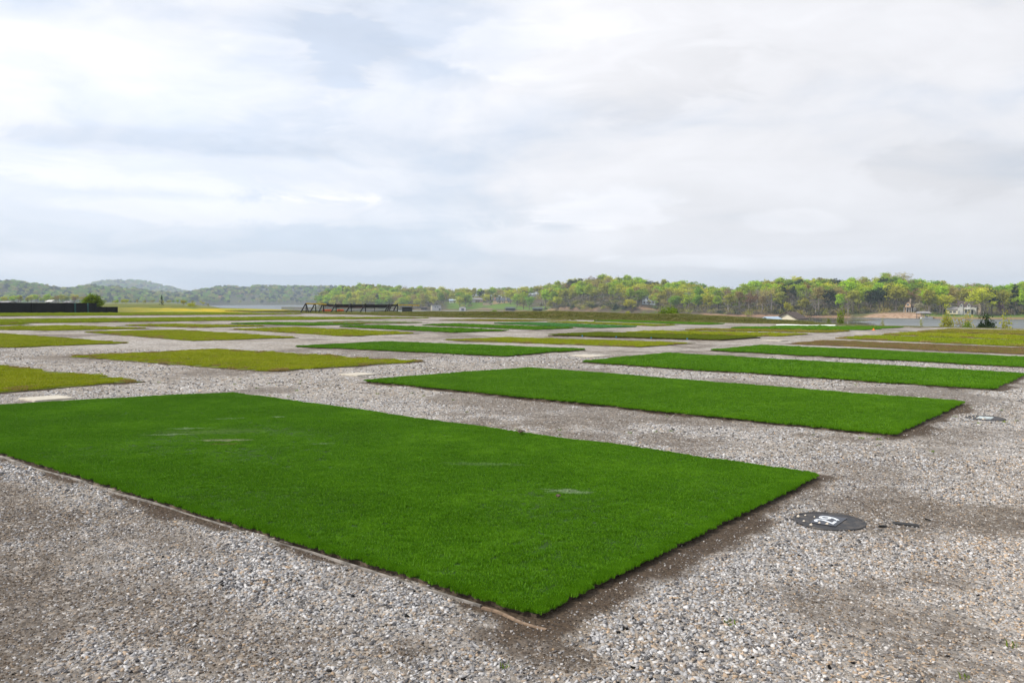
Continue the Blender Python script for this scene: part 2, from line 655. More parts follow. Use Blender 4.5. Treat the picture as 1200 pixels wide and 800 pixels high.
# ------------------------------------------------------------------ ground
def mat_ground():
    t = NT('gravel_ground')
    P = t.pos()
    soil = t.attr('soil')
    zone = t.n('ShaderNodeAttribute', attribute_name='zone')
    sp = t.n('ShaderNodeSeparateColor')
    t.l(zone.outputs['Color'], sp.inputs[0])
    # gravel: crushed stone of mixed greys and tans at three sizes
    c1 = t.n('ShaderNodeSeparateColor')
    t.l(t.voro(P, 42), c1.inputs[0])
    c2 = t.n('ShaderNodeSeparateColor')
    t.l(t.voro(P, 17), c2.inputs[0])
    c3 = t.n('ShaderNodeSeparateColor')
    t.l(t.voro(P, 7.0), c3.inputs[0])
    stops = [(0.0, (0.06, 0.056, 0.052)), (0.18, (0.145, 0.132, 0.118)), (0.45, (0.27, 0.25, 0.225)), (0.7, (0.37, 0.348, 0.32)), (0.86, (0.36, 0.285, 0.205)), (1.0, (0.56, 0.54, 0.52))]
    g1 = t.ramp(c1.outputs[0], stops)
    g2 = t.ramp(c2.outputs[1], stops)
    g3 = t.ramp(c3.outputs[0], [(0, (0.13, 0.12, 0.11)), (0.5, (0.285, 0.265, 0.243)), (1, (0.46, 0.44, 0.42))])
    grav = t.mix(0.5, g1, g2)
    grav = t.mix(0.30, grav, g3)
    grav = t.mix(1.0, grav, (1.12, 1.12, 1.125), 'MULTIPLY')
    drift = t.noise(P, 0.35, 5, 0.6)
    grav = t.mix(t.step(drift, 0.35, 0.7), grav, t.mix(1.0, grav, (0.80, 0.76, 0.70), 'MULTIPLY'))
    # soil
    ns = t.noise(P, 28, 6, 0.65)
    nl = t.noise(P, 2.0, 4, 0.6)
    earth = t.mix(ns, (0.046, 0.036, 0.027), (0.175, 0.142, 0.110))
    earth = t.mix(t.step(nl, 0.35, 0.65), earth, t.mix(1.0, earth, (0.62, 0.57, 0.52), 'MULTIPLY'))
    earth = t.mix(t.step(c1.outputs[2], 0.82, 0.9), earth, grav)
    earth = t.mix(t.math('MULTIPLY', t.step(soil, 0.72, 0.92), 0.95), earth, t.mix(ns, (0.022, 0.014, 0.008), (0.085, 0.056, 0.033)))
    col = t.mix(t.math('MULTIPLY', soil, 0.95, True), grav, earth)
    # rough grass of the dyke and shore
    pg = t.mapping(P, (1.0, 1.0, 2.0))
    gn = t.noise(pg, 0.55, 6, 0.65)
    gn2 = t.noise(pg, 6.0, 4, 0.7)
    grass = t.ramp(gn, [(0.30, (0.055, 0.085, 0.010)), (0.48, (0.12, 0.14, 0.020)), (0.60, (0.20, 0.18, 0.045)), (0.75, (0.27, 0.21, 0.085))])
    grass = t.mix(t.step(gn2, 0.35, 0.7), grass, t.mix(1.0, grass, (0.55, 0.6, 0.5), 'MULTIPLY'))
    col = t.mix(t.step(t.math('ADD', sp.outputs[0], t.math('MULTIPLY', t.math('SUBTRACT', t.noise(P, 1.3, 4), 0.5), 0.5)), 0.4, 0.6), col, grass)
    # yellow flowering meadow
    fl = t.noise(t.mapping(P, (0.35, 0.35, 1)), 0.9, 5, 0.6)
    flow = t.mix(t.step(fl, 0.40, 0.62), (0.20, 0.23, 0.02), (0.50, 0.34, 0.008))
    col = t.mix(sp.outputs[1], col, flow)
    hb = t.math('ADD', t.math('MULTIPLY', t.voro(P, 42, 'F1', 'Distance'), -0.6), t.math('MULTIPLY', t.voro(P, 17, 'F1', 'Distance'), -0.8))
    t.bsdf(col, 0.9, 0.2, 0, t.bump(t.math('ADD', hb, t.math('MULTIPLY', ns, 0.6)), 0.8, 0.03))
    return t.m


def axis(segs):
    out = []
    for a, b, st in segs:
        out += list(np.arange(a, b - 1e-6, st))
    return out


def geo(a, b, st, g):
    out = []
    while a < b:
        out.append(a)
        st *= g
        a += st
    out.append(b)
    return out


us = sorted(set([-x for x in geo(6, 300, 2, 1.35)] + axis([(-6, 1, .5), (1, 9, .09), (9, 18, .14), (18, 34, .3), (34, 58, .6), (58, 88, .35), (88, 130, 1.5)]) + geo(130, 1600, 3, 1.13)))
vs_ax = sorted(set([-x for x in geo(12, 300, 3, 1.35)] + axis([(-12, -2, .5), (-2, 13, .09), (13, 24, .2), (24, 60, .5), (60, 92, .5), (92, 140, 1.0)]) + geo(140, 2300, 3, 1.12)))
UU, VV = np.meshgrid(np.array(us), np.array(vs_ax), indexing='ij')
XX, YY = uv2xy(UU, VV)
ZZ = ground_z(XX, YY)
nu, nv = UU.shape
idx = np.arange(nu * nv).reshape(nu, nv)
faces = np.stack([idx[:-1, :-1], idx[1:, :-1], idx[1:, 1:], idx[:-1, 1:]], -1).reshape(-1, 4)
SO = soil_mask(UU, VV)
b0 = berm_base(VV)
wob = (fnoise(UU, VV, 0.5, 21, 3) - 0.5) * 1.2
grassz = sm(UU + wob * 0.6, b0 - 0.3, b0 + 0.3)
grassz = np.maximum(grassz, sm(VV, 83.2, 84.2))
# a gravel lane keeps running toward the water at the right end
lane = sm(VV, 8.5, 9.6) * (1 - sm(VV, 14.6, 15.4)) * (1 - sm(UU, 72, 73.5))
grassz = grassz * (1 - lane)
flow = np.maximum(sm(VV, 85.6, 86.4) * sm(XX / np.maximum(YY, 1), -0.50, -0.40), sm(VV, 83.0, 84.0) * sm(UU, 60, 62)) * sm(np.hypot(XX, YY), 95, 104) * (1 - sm(np.hypot(XX, YY), 132, 142)) * (1 - sm(XX / np.maximum(YY, 1), -.268, -.255))
flow = np.clip(flow, 0, 1)
zone = np.stack([grassz.ravel(), flow.ravel(), np.zeros(nu * nv), np.ones(nu * nv)], -1)
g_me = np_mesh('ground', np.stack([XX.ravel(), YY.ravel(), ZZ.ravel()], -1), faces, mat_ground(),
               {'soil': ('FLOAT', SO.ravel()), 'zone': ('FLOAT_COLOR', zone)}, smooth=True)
ground = tag(link('ground', g_me), kind='structure')


# ------------------------------------------------------------------ water
def mat_water():
    t = NT('lake_water')
    P = t.pos()
    streak = t.noise(t.mapping(P, (0.004, 0.022, 1)), 1.0, 4, 0.55)
    # breeze ruffles the open water; it lies calm under the wooded shore
    sx = t.n('ShaderNodeSeparateXYZ')
    t.l(P, sx.inputs[0])
    az = t.math('DIVIDE', sx.outputs[0], t.math('MAXIMUM', sx.outputs[1], 1.0))
    calm = t.math('MULTIPLY', t.step(az, 0.10, 0.16), t.step(az, 0.46, 0.40))
    ruf = t.math('SUBTRACT', t.step(t.math('SUBTRACT', streak, t.math('MULTIPLY', calm, 0.3)), 0.22, 0.52), 0.0, True)
    w1 = t.noise(t.mapping(P, (0.5, 1.3, 1)), 1.0, 4, 0.6)
    b = t.n('ShaderNodeBump')
    t.l(w1, b.inputs['Height'])
    t.l(t.math('ADD', t.math('MULTIPLY', ruf, 0.22), 0.01), b.inputs['Strength'])
    b.inputs['Distance'].default_value = 0.35
    rough = t.math('ADD', t.math('MULTIPLY', ruf, 0.46), 0.05)
    x = t.bsdf((0.085, 0.095, 0.09), 0.1, 0.5, 0, b.outputs[0])
    t.l(rough, x.inputs['Roughness'])
    return t.m


w = MB()
w.add([(-2500, 60, LAKE_Z), (2500, 60, LAKE_Z), (2500, 4000, LAKE_Z), (-2500, 4000, LAKE_Z)], [(0, 1, 2, 3)])
tag(w.build('lake_water', mat_water()), kind='structure')


# ------------------------------------------------------------------ far shore hills
def interp(x, tab):
    return np.interp(x, [a for a, _ in tab], [b for _, b in tab])


R_DIST = [(330, 930), (380, 890), (470, 850), (540, 800), (600, 760), (650, 660), (700, 620), (760, 590), (800, 575), (850, 520), (930, 490), (1000, 462), (1060, 440), (1120, 425), (1200, 415), (1400, 400)]
R_WIDE = [(330, 160), (480, 200), (600, 210), (640, 170), (700, 150), (800, 150), (900, 130), (1060, 150), (1200, 150), (1400, 150)]
R_SKY = [(330, 350), (366, 349), (376, 344), (384, 338), (395, 334), (430, 331), (460, 333), (500, 335), (560, 337), (600, 336), (620, 335), (640, 332), (660, 328), (680, 325), (700, 322), (720, 321), (740, 322), (760, 326), (800, 327),
         (825, 331), (855, 336), (866, 334), (880, 330), (900, 328), (940, 324), (970, 323), (1000, 322), (1020, 325), (1035, 321), (1055, 319), (1070, 324), (1090, 328), (1120, 330), (1150, 331), (1170, 334), (1200, 331), (1300, 330), (1400, 335)]
R_TREE = 13.5


def r_point(px, t):
    D = interp(px, R_DIST) + t * interp(px, R_WIDE)
    D1 = interp(px, R_DIST) + interp(px, R_WIDE)
    zr = CAMZ + (YH - interp(px, R_SKY)) / F * D1 - R_TREE
    zr = np.maximum(zr, LAKE_Z + 1.5)
    bank = interp(px, [(330, 1.0), (640, 1.2), (660, 4.0), (730, 5.0), (770, 2.5), (830, 1.3), (995, 1.2), (1020, 1.3), (1070, 2.0), (1110, 1.2), (1400, 1.2)])
    k = sm(t, 0.0, 1.0) * 0.55 + np.clip(t, 0, 1) * 0.45
    z = LAKE_Z - 1.5 + (bank + 1.5) * sm(t, -0.03, 0.06) + (zr - LAKE_Z - bank) * k
    z = z - np.maximum(t - 1, 0) * 40
    X = (px - 600) / F * D
    z = z + (fnoise(X, D, 0.03, 8, 3) - 0.5) * 3.0 * np.clip(t * 6, 0, 1)
    return X, D, z


L_DIST = [(-300, 1250), (0, 1350), (120, 1450), (230, 1750), (300, 2000), (420, 2050)]
L_WIDE = [(-300, 420), (420, 420)]
L_SKY = [(-300, 330), (-100, 327), (0, 329), (20, 328), (45, 332), (65, 336), (80, 338), (95, 335), (110, 334), (125, 335), (150, 337), (180, 341), (215, 343), (230, 339), (255, 336), (270, 335), (290, 337), (300, 334), (340, 334), (375, 334), (420, 336)]


def l_point(px, t):
    D = interp(px, L_DIST) + t * interp(px, L_WIDE)
    D1 = interp(px, L_DIST) + interp(px, L_WIDE)
    zr = CAMZ + (YH - interp(px, L_SKY)) / F * D1 - 13.0
    z = LAKE_Z - 1.0 + 3.0 * sm(t, -0.03, 0.05) + (zr - LAKE_Z - 2.0) * (sm(t, 0, 1) * .6 + np.clip(t, 0, 1) * .4)
    z = z - np.maximum(t - 1, 0) * 60
    X = (px - 600) / F * D
    return X, D, z + (fnoise(X, D, 0.012, 28, 3) - 0.5) * 6.0 * np.clip(t * 5, 0, 1)


B_SKY = [(40, 352), (70, 346), (95, 338), (110, 333), (125, 330.5), (150, 330), (172, 330.5), (185, 334), (197, 337), (212, 341), (228, 345), (260, 350)]


def b_point(px, t):
    D = 3300 + t * 500
    zr = CAMZ + (YH - interp(px, B_SKY)) / F * 3800 - 10
    z = LAKE_Z + (zr - LAKE_Z) * sm(t, -0.2, 1.0) - np.maximum(t - 1, 0) * 120
    X = (px - 600) / F * D
    return X, D, z + (fnoise(X, D, 0.006, 58, 3) - 0.5) * 8.0


def mat_hill(name, lawns):
    t = NT(name)
    P = t.pos()
    n = t.noise(P, 0.06, 6, 0.65)
    n2 = t.noise(P, 0.6, 5, 0.65)
    wood = t.ramp(n2, [(0.25, (0.040, 0.034, 0.022)), (0.5, (0.085, 0.068, 0.045)), (0.75, (0.13, 0.10, 0.07))])
    wood = t.mix(t.step(n, 0.45, 0.6), wood, (0.07, 0.085, 0.02))
    if lawns:
        at_ = t.n('ShaderNodeAttribute', attribute_name='cover')
        sp = t.n('ShaderNodeSeparateColor')
        t.l(at_.outputs['Color'], sp.inputs[0])
        lawn = t.mix(n2, (0.07, 0.13, 0.014), (0.12, 0.19, 0.028))
        clay = t.mix(n2, (0.24, 0.12, 0.065), (0.40, 0.26, 0.17))
        sand = t.mix(t.step(n2, .35, .65), (0.20, 0.12, 0.07), (0.38, 0.27, 0.185))
        wood = t.mix(sp.outputs[0], wood, lawn)
        wood = t.mix(sp.outputs[1], wood, clay)
        wood = t.mix(sp.outputs[2], wood, sand)
    t.bsdf(wood, 0.95, 0.1)
    return t.m


def sheet(name, fn, pxs, ts, mat, cover=None):
    PX, T = np.meshgrid(pxs, ts, indexing='ij')
    X, Y, Z = fn(PX, T)
    n, m = PX.shape
    ix = np.arange(n * m).reshape(n, m)
    fc = np.stack([ix[:-1, :-1], ix[1:, :-1], ix[1:, 1:], ix[:-1, 1:]], -1).reshape(-1, 4)
    at_ = {}
    if cover is not None:
        at_['cover'] = ('FLOAT_COLOR', cover(PX, T).reshape(-1, 4))
    o = link(name, np_mesh(name, np.stack([X.ravel(), Y.ravel(), Z.ravel()], -1), fc, mat, at_, smooth=True))
    return tag(o, kind='structure')


def box2(px, t, a, b, t0, t1, w=4.0, wt=0.03):
    return sm(px, a - w, a + w) * (1 - sm(px, b - w, b + w)) * sm(t, t0 - wt, t0 + wt) * (1 - sm(t, t1 - wt, t1 + wt))


def r_cover(px, t):
    n = (fnoise(px, t * 120, 0.08, 5, 3) - 0.5)
    lawn = np.maximum.reduce([box2(px + n * 10, t + n * .1, 524, 564, 0.08, 0.6), box2(px + n * 10, t + n * .1, 572, 606, 0.10, 0.62), box2(px + n * 8, t, 604, 646, 0.06, 0.3),
                              box2(px, t + n * .04, 1084, 1420, 0.03, 0.2), box2(px, t, 765, 785, .12, .3), box2(px + n * 8, t, 540, 574, .3, .45)])
    clay = np.maximum.reduce([box2(px, t + n * .02, 640, 700, 0.03, 0.2) * .7, box2(px + n * 20, t + n * .1, 735, 775, 0.05, 0.2) * .7, box2(px + n * 30, t, 820, 1004, -0.1, 0.03) * (0.9),
                              box2(px, t, 1080, 1420, -0.1, 0.03) * .9, box2(px, t, 480, 640, -.1, 0.03) * .5])
    sand = np.maximum(box2(px, t + n * .03 + .10 * (1 - sm(px, 998, 1040)), 999, 1079, -0.1, 0.11, 2.0), box2(px, t, 560, 576, 0.08, 0.16) * .8)
    return np.stack([lawn, clay, sand, np.ones_like(px)], -1)


TS = np.concatenate([[-0.15, -0.06, -0.03], np.linspace(0, 0.12, 9), np.linspace(0.15, 1.0, 16), [1.15, 1.4]])
sheet('far_shore_hills', r_point, np.arange(330, 1402, 4.0), TS, mat_hill('far_hill', True), r_cover)
sheet('distant_left_hills', l_point, np.arange(-300, 421, 8.0), TS, mat_hill('left_hill', False))
sheet('remote_hill', b_point, np.arange(40, 264, 6.0), np.linspace(-0.2, 1.3, 14), mat_hill('remote_hill', False))


# ------------------------------------------------------------------ grass blades
def blade_patch(name, size, n, h, w, mat, seed, lean=0.5):
    rng = np.random.default_rng(seed)
    x = rng.uniform(-size / 2, size / 2, n)
    y = rng.uniform(-size / 2, size / 2, n)
    a = rng.uniform(0, 2 * np.pi, n)
    hh = h * rng.uniform(0.7, 1.15, n)
    ww = w * rng.uniform(0.7, 1.3, n) / 2
    ln = lean * hh * rng.uniform(0.1, 1.0, n)
    la = rng.uniform(0, 2 * np.pi, n)
    dx, dy = np.cos(a), np.sin(a)
    lx, ly = np.cos(la) * ln, np.sin(la) * ln
    V = np.zeros((n, 5, 3))
    V[:, 0] = np.stack([x - dx * ww, y - dy * ww, 0 * x - 0.004], -1)
    V[:, 1] = np.stack([x + dx * ww, y + dy * ww, 0 * x - 0.004], -1)
    V[:, 2] = np.stack([x + dx * ww * .8 + lx * .4, y + dy * ww * .8 + ly * .4, hh * .6], -1)
    V[:, 3] = np.stack([x - dx * ww * .8 + lx * .4, y - dy * ww * .8 + ly * .4, hh * .6], -1)
    V[:, 4] = np.stack([x + lx, y + ly, hh], -1)
    base = np.arange(n)[:, None] * 5
    tri = np.concatenate([base + np.array([0, 1, 2]), base + np.array([0, 2, 3]), base + np.array([3, 2, 4])])
    tint = np.repeat(rng.uniform(0, 1, n), 5)
    me = np_mesh(name, V.reshape(-1, 3), tri, mat, {'tint': ('FLOAT', tint)})
    return bpy.data.objects.new(name, me)      # used only as the source of scattered blades, never linked


_scatter_cache = {}


def scatter_group(protos):
    key = tuple(o.name for o in protos)
    if key in _scatter_cache:
        return _scatter_cache[key]
    g = bpy.data.node_groups.new('scatter', 'GeometryNodeTree')
    g.interface.new_socket('Geometry', in_out='INPUT', socket_type='NodeSocketGeometry')
    g.interface.new_socket('Geometry', in_out='OUTPUT', socket_type='NodeSocketGeometry')
    N = g.nodes.new
    gi = N('NodeGroupInput')
    go = N('NodeGroupOutput')
    join = N('GeometryNodeJoinGeometry')
    for k, o in enumerate(protos):
        iop = N('GeometryNodeInstanceOnPoints')
        oi = N('GeometryNodeObjectInfo')
        oi.transform_space = 'ORIGINAL'
        oi.inputs['Object'].default_value = o
        oi.inputs['As Instance'].default_value = True
        g.links.new(gi.outputs[0], iop.inputs['Points'])
        g.links.new(oi.outputs['Geometry'], iop.inputs['Instance'])
        pk = N('GeometryNodeInputNamedAttribute')
        pk.data_type = 'INT'
        pk.inputs['Name'].default_value = 'pick'
        cmp = N('FunctionNodeCompare')
        cmp.data_type = 'INT'
        cmp.operation = 'EQUAL'
        g.links.new(pk.outputs['Attribute'], cmp.inputs[2])
        cmp.inputs[3].default_value = k
        g.links.new(cmp.outputs[0], iop.inputs['Selection'])
        rt = N('GeometryNodeInputNamedAttribute')
        rt.data_type = 'FLOAT_VECTOR'
        rt.inputs['Name'].default_value = 'rot'
        e2r = N('FunctionNodeEulerToRotation')
        g.links.new(rt.outputs['Attribute'], e2r.inputs[0])
        g.links.new(e2r.outputs[0], iop.inputs['Rotation'])
        sc = N('GeometryNodeInputNamedAttribute')
        sc.data_type = 'FLOAT_VECTOR'
        sc.inputs['Name'].default_value = 'size'
        g.links.new(sc.outputs['Attribute'], iop.inputs['Scale'])
        g.links.new(iop.outputs[0], join.inputs[0])
    g.links.new(join.outputs[0], go.inputs[0])
    _scatter_cache[key] = g
    return g


def scatter(name, protos, pts, rot, size, pick, parent=None):
    me = bpy.data.meshes.new(name)
    me.vertices.add(len(pts))
    me.vertices.foreach_set('co', np.ascontiguousarray(pts, np.float32).ravel())
    a = me.attributes.new('rot', 'FLOAT_VECTOR', 'POINT')
    a.data.foreach_set('vector', np.ascontiguousarray(rot, np.float32).ravel())
    a = me.attributes.new('size', 'FLOAT_VECTOR', 'POINT')
    a.data.foreach_set('vector', np.ascontiguousarray(size, np.float32).ravel())
    a = me.attributes.new('pick', 'INT', 'POINT')
    a.data.foreach_set('value', np.ascontiguousarray(pick, np.int32))
    o = link(name, me, parent)
    md = o.modifiers.new('scatter', 'NODES')
    md.node_group = scatter_group(protos)
    o['kind'] = 'stuff'
    return o


def mat_turf(name, dark, mid, lite, dry=None, dryamt=0.0, scuffs=(), gloss=0.45):
    t = NT(name)
    P = t.pos()
    tint = t.attr('tint')
    n1 = t.noise(P, 0.7, 5, 0.6)
    n2 = t.noise(P, 7.0, 4, 0.65)
    n3 = t.noise(t.mapping(P, (1, 1, 1), (0, 0, 0), (0, 0, -TH)), 2.4, 3, 0.5)
    f = t.math('ADD', t.math('MULTIPLY', n1, 0.5), t.math('ADD', t.math('MULTIPLY', n2, 0.3), t.math('MULTIPLY', n3, 0.2)))
    col = t.ramp(f, [(0.30, dark), (0.5, mid), (0.78, lite)])
    col = t.mix(t.math('MULTIPLY', t.step(tint, 0.60, 1.0), 0.9), col, lite)
    if dry is not None:
        d1 = t.noise(P, 1.6, 6, 0.7)
        col = t.mix(t.math('MULTIPLY', t.step(t.math('ADD', d1, t.math('MULTIPLY', tint, 0.25)), 0.72 - dryamt, 0.86 - dryamt), 0.8), col, dry)
    for (su, sv, ru, rv, ang, amt, sc) in scuffs:
        sx, sy = uv2xy(su, sv)
        m = t.n('ShaderNodeMapping', vector_type='TEXTURE')
        t.l(P, m.inputs[0])
        m.inputs['Location'].default_value = (sx, sy, 0)
        m.inputs['Rotation'].default_value = (0, 0, TH + ang)
        m.inputs['Scale'].default_value = (ru, rv, 10)
        ln = t.n('ShaderNodeVectorMath', operation='LENGTH')
        t.l(m.outputs[0], ln.inputs[0])
        nn = t.noise(t.mapping(P, (9, 26, 9), (su, sv, 0), (0, 0, -TH - ang)), 1.0, 4, 0.7)
        q = t.math('ADD', ln.outputs['Value'], t.math('MULTIPLY', t.math('SUBTRACT', nn, 0.5), 2.6))
        col = t.mix(t.math('MULTIPLY', t.step(q, 0.95, 0.30), amt), col, sc)
    b = t.n('ShaderNodeBsdfPrincipled')
    t.l(col, b.inputs['Base Color'])
    b.inputs['Roughness'].default_value = gloss
    b.inputs['Specular IOR Level'].default_value = 0.16
    tr = t.n('ShaderNodeBsdfTranslucent')
    t.l(col, tr.inputs['Color'])
    mx = t.n('ShaderNodeMixShader')
    mx.inputs[0].default_value = 0.22
    t.l(b.outputs[0], mx.inputs[1])
    t.l(tr.outputs[0], mx.inputs[2])
    t.l(mx.outputs[0], t.out.inputs['Surface'])
    return t.m


WHITE = (0.50, 0.56, 0.42)
STRAW = (0.46, 0.45, 0.30)
FRONT_SCUFFS = [(5.33, 8.25, 0.07, 0.42, 0.85, 0.75, STRAW), (5.2, 8.05, 0.05, 0.22, 0.85, 0.6, (0.24, 0.16, 0.07)), (5.15, 9.1, 0.05, 0.30, 0.8, 0.5, WHITE), (5.55, 9.35, 0.06, 0.30, 0.9, 0.45, WHITE),
                (6.9, 9.4, 0.05, 0.16, 0.85, 0.45, WHITE), (6.35, 9.75, 0.05, 0.25, 0.8, 0.35, WHITE), (5.9, 7.3, 0.05, 0.18, 0.9, 0.35, WHITE), (5.8, 3.92, 0.10, 0.24, 0.55, 0.45, WHITE),
                (5.6, 8.9, 0.25, 0.9, 0.85, 0.14, STRAW), (6.2, 5.2, 0.12, 0.5, 0.6, 0.12, WHITE)]
G = {
    'turf0': ((0.034, 0.108, 0.0014), (0.060, 0.178, 0.0022), (0.17, 0.37, 0.014)),
    'turf': ((0.042, 0.128, 0.0018), (0.068, 0.190, 0.0026), (0.16, 0.34, 0.012)),
    'olive': ((0.18, 0.225, 0.004), (0.25, 0.295, 0.006), (0.36, 0.37, 0.022)),
    'olivedry': ((0.15, 0.17, 0.008), (0.215, 0.23, 0.013), (0.31, 0.285, 0.04)),
    'dark': ((0.085, 0.125, 0.004), (0.12, 0.165, 0.006), (0.18, 0.22, 0.014)),
    'lime': ((0.165, 0.23, 0.004), (0.22, 0.285, 0.006), (0.30, 0.34, 0.020)),
    'bright': ((0.075, 0.19, 0.005), (0.10, 0.24, 0.008), (0.15, 0.31, 0.02)),
    'mint': ((0.05, 0.18, 0.025), (0.075, 0.235, 0.05), (0.12, 0.30, 0.09)),
    'patchy': ((0.13, 0.21, 0.04), (0.20, 0.27, 0.08), (0.33, 0.34, 0.18)),
    'dryedge': ((0.17, 0.14, 0.03), (0.25, 0.19, 0.055), (0.36, 0.27, 0.10)),
    'brown': ((0.165, 0.10, 0.05), (0.235, 0.142, 0.075), (0.22, 0.19, 0.055)),
}
DRY = (0.30, 0.22, 0.075)
TM = {}
for k, c in G.items():
    dry = {'olive': (DRY, .0), 'olivedry': (DRY, .1), 'dark': (DRY, -.05), 'lime': (DRY, -.02), 'brown': ((0.15, 0.19, 0.02), .11), 'patchy': ((.33, .31, .24), .08)}.get(k, (None, 0))
    TM[k] = mat_turf('turf_' + k, *c, dry=dry[0], dryamt=dry[1], scuffs=FRONT_SCUFFS if k == 'turf0' else ())
SOILSIDE = plain('plot_soil', (0.07, 0.05, 0.035), 0.95, 0.4, 20)
PATCH = {}
BACKING = {k: plain('backing_' + k, tuple(x * 0.45 for x in c[0]), 0.9, 0.3, 6) for k, c in G.items()}


def patches(kind, level):
    key = (kind, level)
    if key not in PATCH:
        sz, n, h, wd = {0: (0.12, 560, 0.017, 0.0025), 1: (0.20, 560, 0.025, 0.0041), 2: (0.40, 480, 0.034, 0.009), 3: (0.8, 520, 0.05, 0.022)}[level]
        if kind in ('olive', 'olivedry', 'lime', 'dark'):
            h *= 0.9
        if kind == 'brown':
            n = int(n * 0.35)
            h *= 1.2
        PATCH[key] = [blade_patch('blades', sz, n, h, wd, TM[kind], 100 * level + i, 0.75) for i in range(3)], sz
    return PATCH[key]


rng = np.random.default_rng(7)


def build_plot(i, p):
    key, kind, q, label = p
    mk = 'turf0' if key == 'front' else kind
    cu = sum(a for a, _ in q) / 4
    cv = sum(b for _, b in q) / 4
    cx, cy = uv2xy(cu, cv)
    dist = math.hypot(cx, cy)
    root = empty('turf_plot', (cx, cy, gz(cx, cy)), label, 'turf plot', 0, 'turf plots laid out in a grid on the gravel')
    # slab: a subdivided quad draped on the ground, slightly raised, with ragged outline
    nu_, nv_ = (60, 110) if dist < 14 else ((30, 50) if dist < 40 else (12, 40))
    S, T = np.meshgrid(np.linspace(.007, .993, nu_), np.linspace(.004, .996, nv_), indexing='ij')
    L_, B_, R_, N_ = [np.array(c) for c in q]
    top = (1 - T)[..., None] * ((1 - S)[..., None] * N_ + S[..., None] * R_) + T[..., None] * ((1 - S)[..., None] * L_ + S[..., None] * B_)
    U, V = top[..., 0], top[..., 1]
    edge = np.minimum.reduce([S * 4.8, (1 - S) * 4.8, T * 9.8, (1 - T) * 9.8])
    rag = 0.02 if kind in ('turf', 'bright', 'mint', 'dark') else 0.22
    jit = (1 - sm(edge, 0, 0.6)) * rag
    U = U + (fnoise(U * 2.1, V * 2.1, 1, 31, 3) - 0.5) * 2 * jit
    V = V + (fnoise(U * 2.1, V * 2.1, 1, 61, 3) - 0.5) * 2 * jit
    X, Y = uv2xy(U, V)
    hgt = {'turf': 0.032, 'dark': 0.07, 'bright': 0.03, 'mint': 0.03}.get(kind, 0.018)
    Z = ground_z(X, Y) + hgt * (0.35 + 0.65 * sm(edge, 0.0, 0.12)) + 0.02 * (fnoise(U, V, 0.8, 15, 2) - 0.5) * sm(edge, 0, .5) + 0.006
    verts = np.stack([X - cx, Y - cy, Z - root.location.z], -1).reshape(-1, 3)
    ix = np.arange(nu_ * nv_).reshape(nu_, nv_)
    fc = np.stack([ix[:-1, :-1], ix[1:, :-1], ix[1:, 1:], ix[:-1, 1:]], -1).reshape(-1, 4)
    ring = np.concatenate([ix[:, 0], ix[-1, 1:], ix[-2::-1, -1], ix[0, -2:0:-1]])
    low = verts[ring].copy()
    low[:, 2] -= 0.09
    nb = len(verts)
    m = len(ring)
    k = np.arange(m)
    side = np.stack([ring[k], nb + k, nb + (k + 1) % m, ring[(k + 1) % m]], -1)
    me = np_mesh('turf', np.concatenate([verts, low]), np.concatenate([fc, side]), [BACKING[mk], SOILSIDE], smooth=True)
    mi = np.zeros(len(me.polygons), np.int32)
    mi[len(fc):] = 1
    me.polygons.foreach_set('material_index', mi)
    link('turf', me, root)
    # blades
    lvl = 0 if dist < 12 else (1 if dist < 20 else (2 if dist < 42 else 3))
    pr, sz = patches(mk, lvl)
    pr = pr + patches('dryedge', lvl)[0]
    W_ = (np.hypot(*(R_ - N_)) + np.hypot(*(B_ - L_))) / 2
    H_ = (np.hypot(*(L_ - N_)) + np.hypot(*(B_ - R_))) / 2

    def lay(step, jit):
        ns, nt_ = max(2, int(W_ / step)), max(2, int(H_ / step))
        ss, t_ = np.meshgrid((np.arange(ns) + .5) / ns, (np.arange(nt_) + .5) / nt_, indexing='ij')
        ss = (ss + rng.uniform(-jit, jit, ss.shape) / ns).ravel()
        t_ = (t_ + rng.uniform(-jit, jit, t_.shape) / nt_).ravel()
        return (1 - t_)[:, None] * ((1 - ss)[:, None] * N_ + ss[:, None] * R_) + t_[:, None] * ((1 - ss)[:, None] * L_ + ss[:, None] * B_)
    natural = kind in ('olive', 'olivedry', 'brown', 'lime', 'patchy')
    a1 = lay(sz * 0.74, 0.3)
    i1 = in_quad(a1[:, 0], a1[:, 1], q)
    a1 = a1[i1 > sz * 0.46]
    a2 = lay(sz * 0.29, 0.35)
    i2 = in_quad(a2[:, 0], a2[:, 1], q)
    ragn = fnoise(a2[:, 0] * 2.6, a2[:, 1] * 2.6, 1, 31, 3)
    a2 = a2[(i2 > sz * (0.17 if natural else 0.11) + (np.maximum(ragn - 0.45, 0) * 0.9 if natural else 0)) & (i2 < sz * 0.75)]
    a = np.concatenate([a1, a2])
    small = np.concatenate([np.ones(len(a1)), np.full(len(a2), 0.48)])
    if natural:
        ins = in_quad(a[:, 0], a[:, 1], q)
        keep = rng.uniform(0, 1, len(a)) < 0.5 + 0.5 * sm(ins, 0, 0.5)
        a, small = a[keep], small[keep]
    px_, py_ = uv2xy(a[:, 0], a[:, 1])
    pz_ = ground_z(px_, py_) + hgt + 0.004
    pts = np.stack([px_ - cx, py_ - cy, pz_ - root.location.z], -1)
    n = len(pts)
    rot = np.stack([rng.normal(0, .05, n), rng.normal(0, .05, n), rng.uniform(0, 6.28, n)], -1)
    sc = rng.uniform(0.9, 1.12, n) * small
    hs = (0.8 + 0.4 * fnoise(px_, py_, 1.1, 12, 3)) * rng.uniform(0.92, 1.08, n)
    size = np.stack([sc, sc, hs], -1)
    pick = rng.integers(0, 3, n)
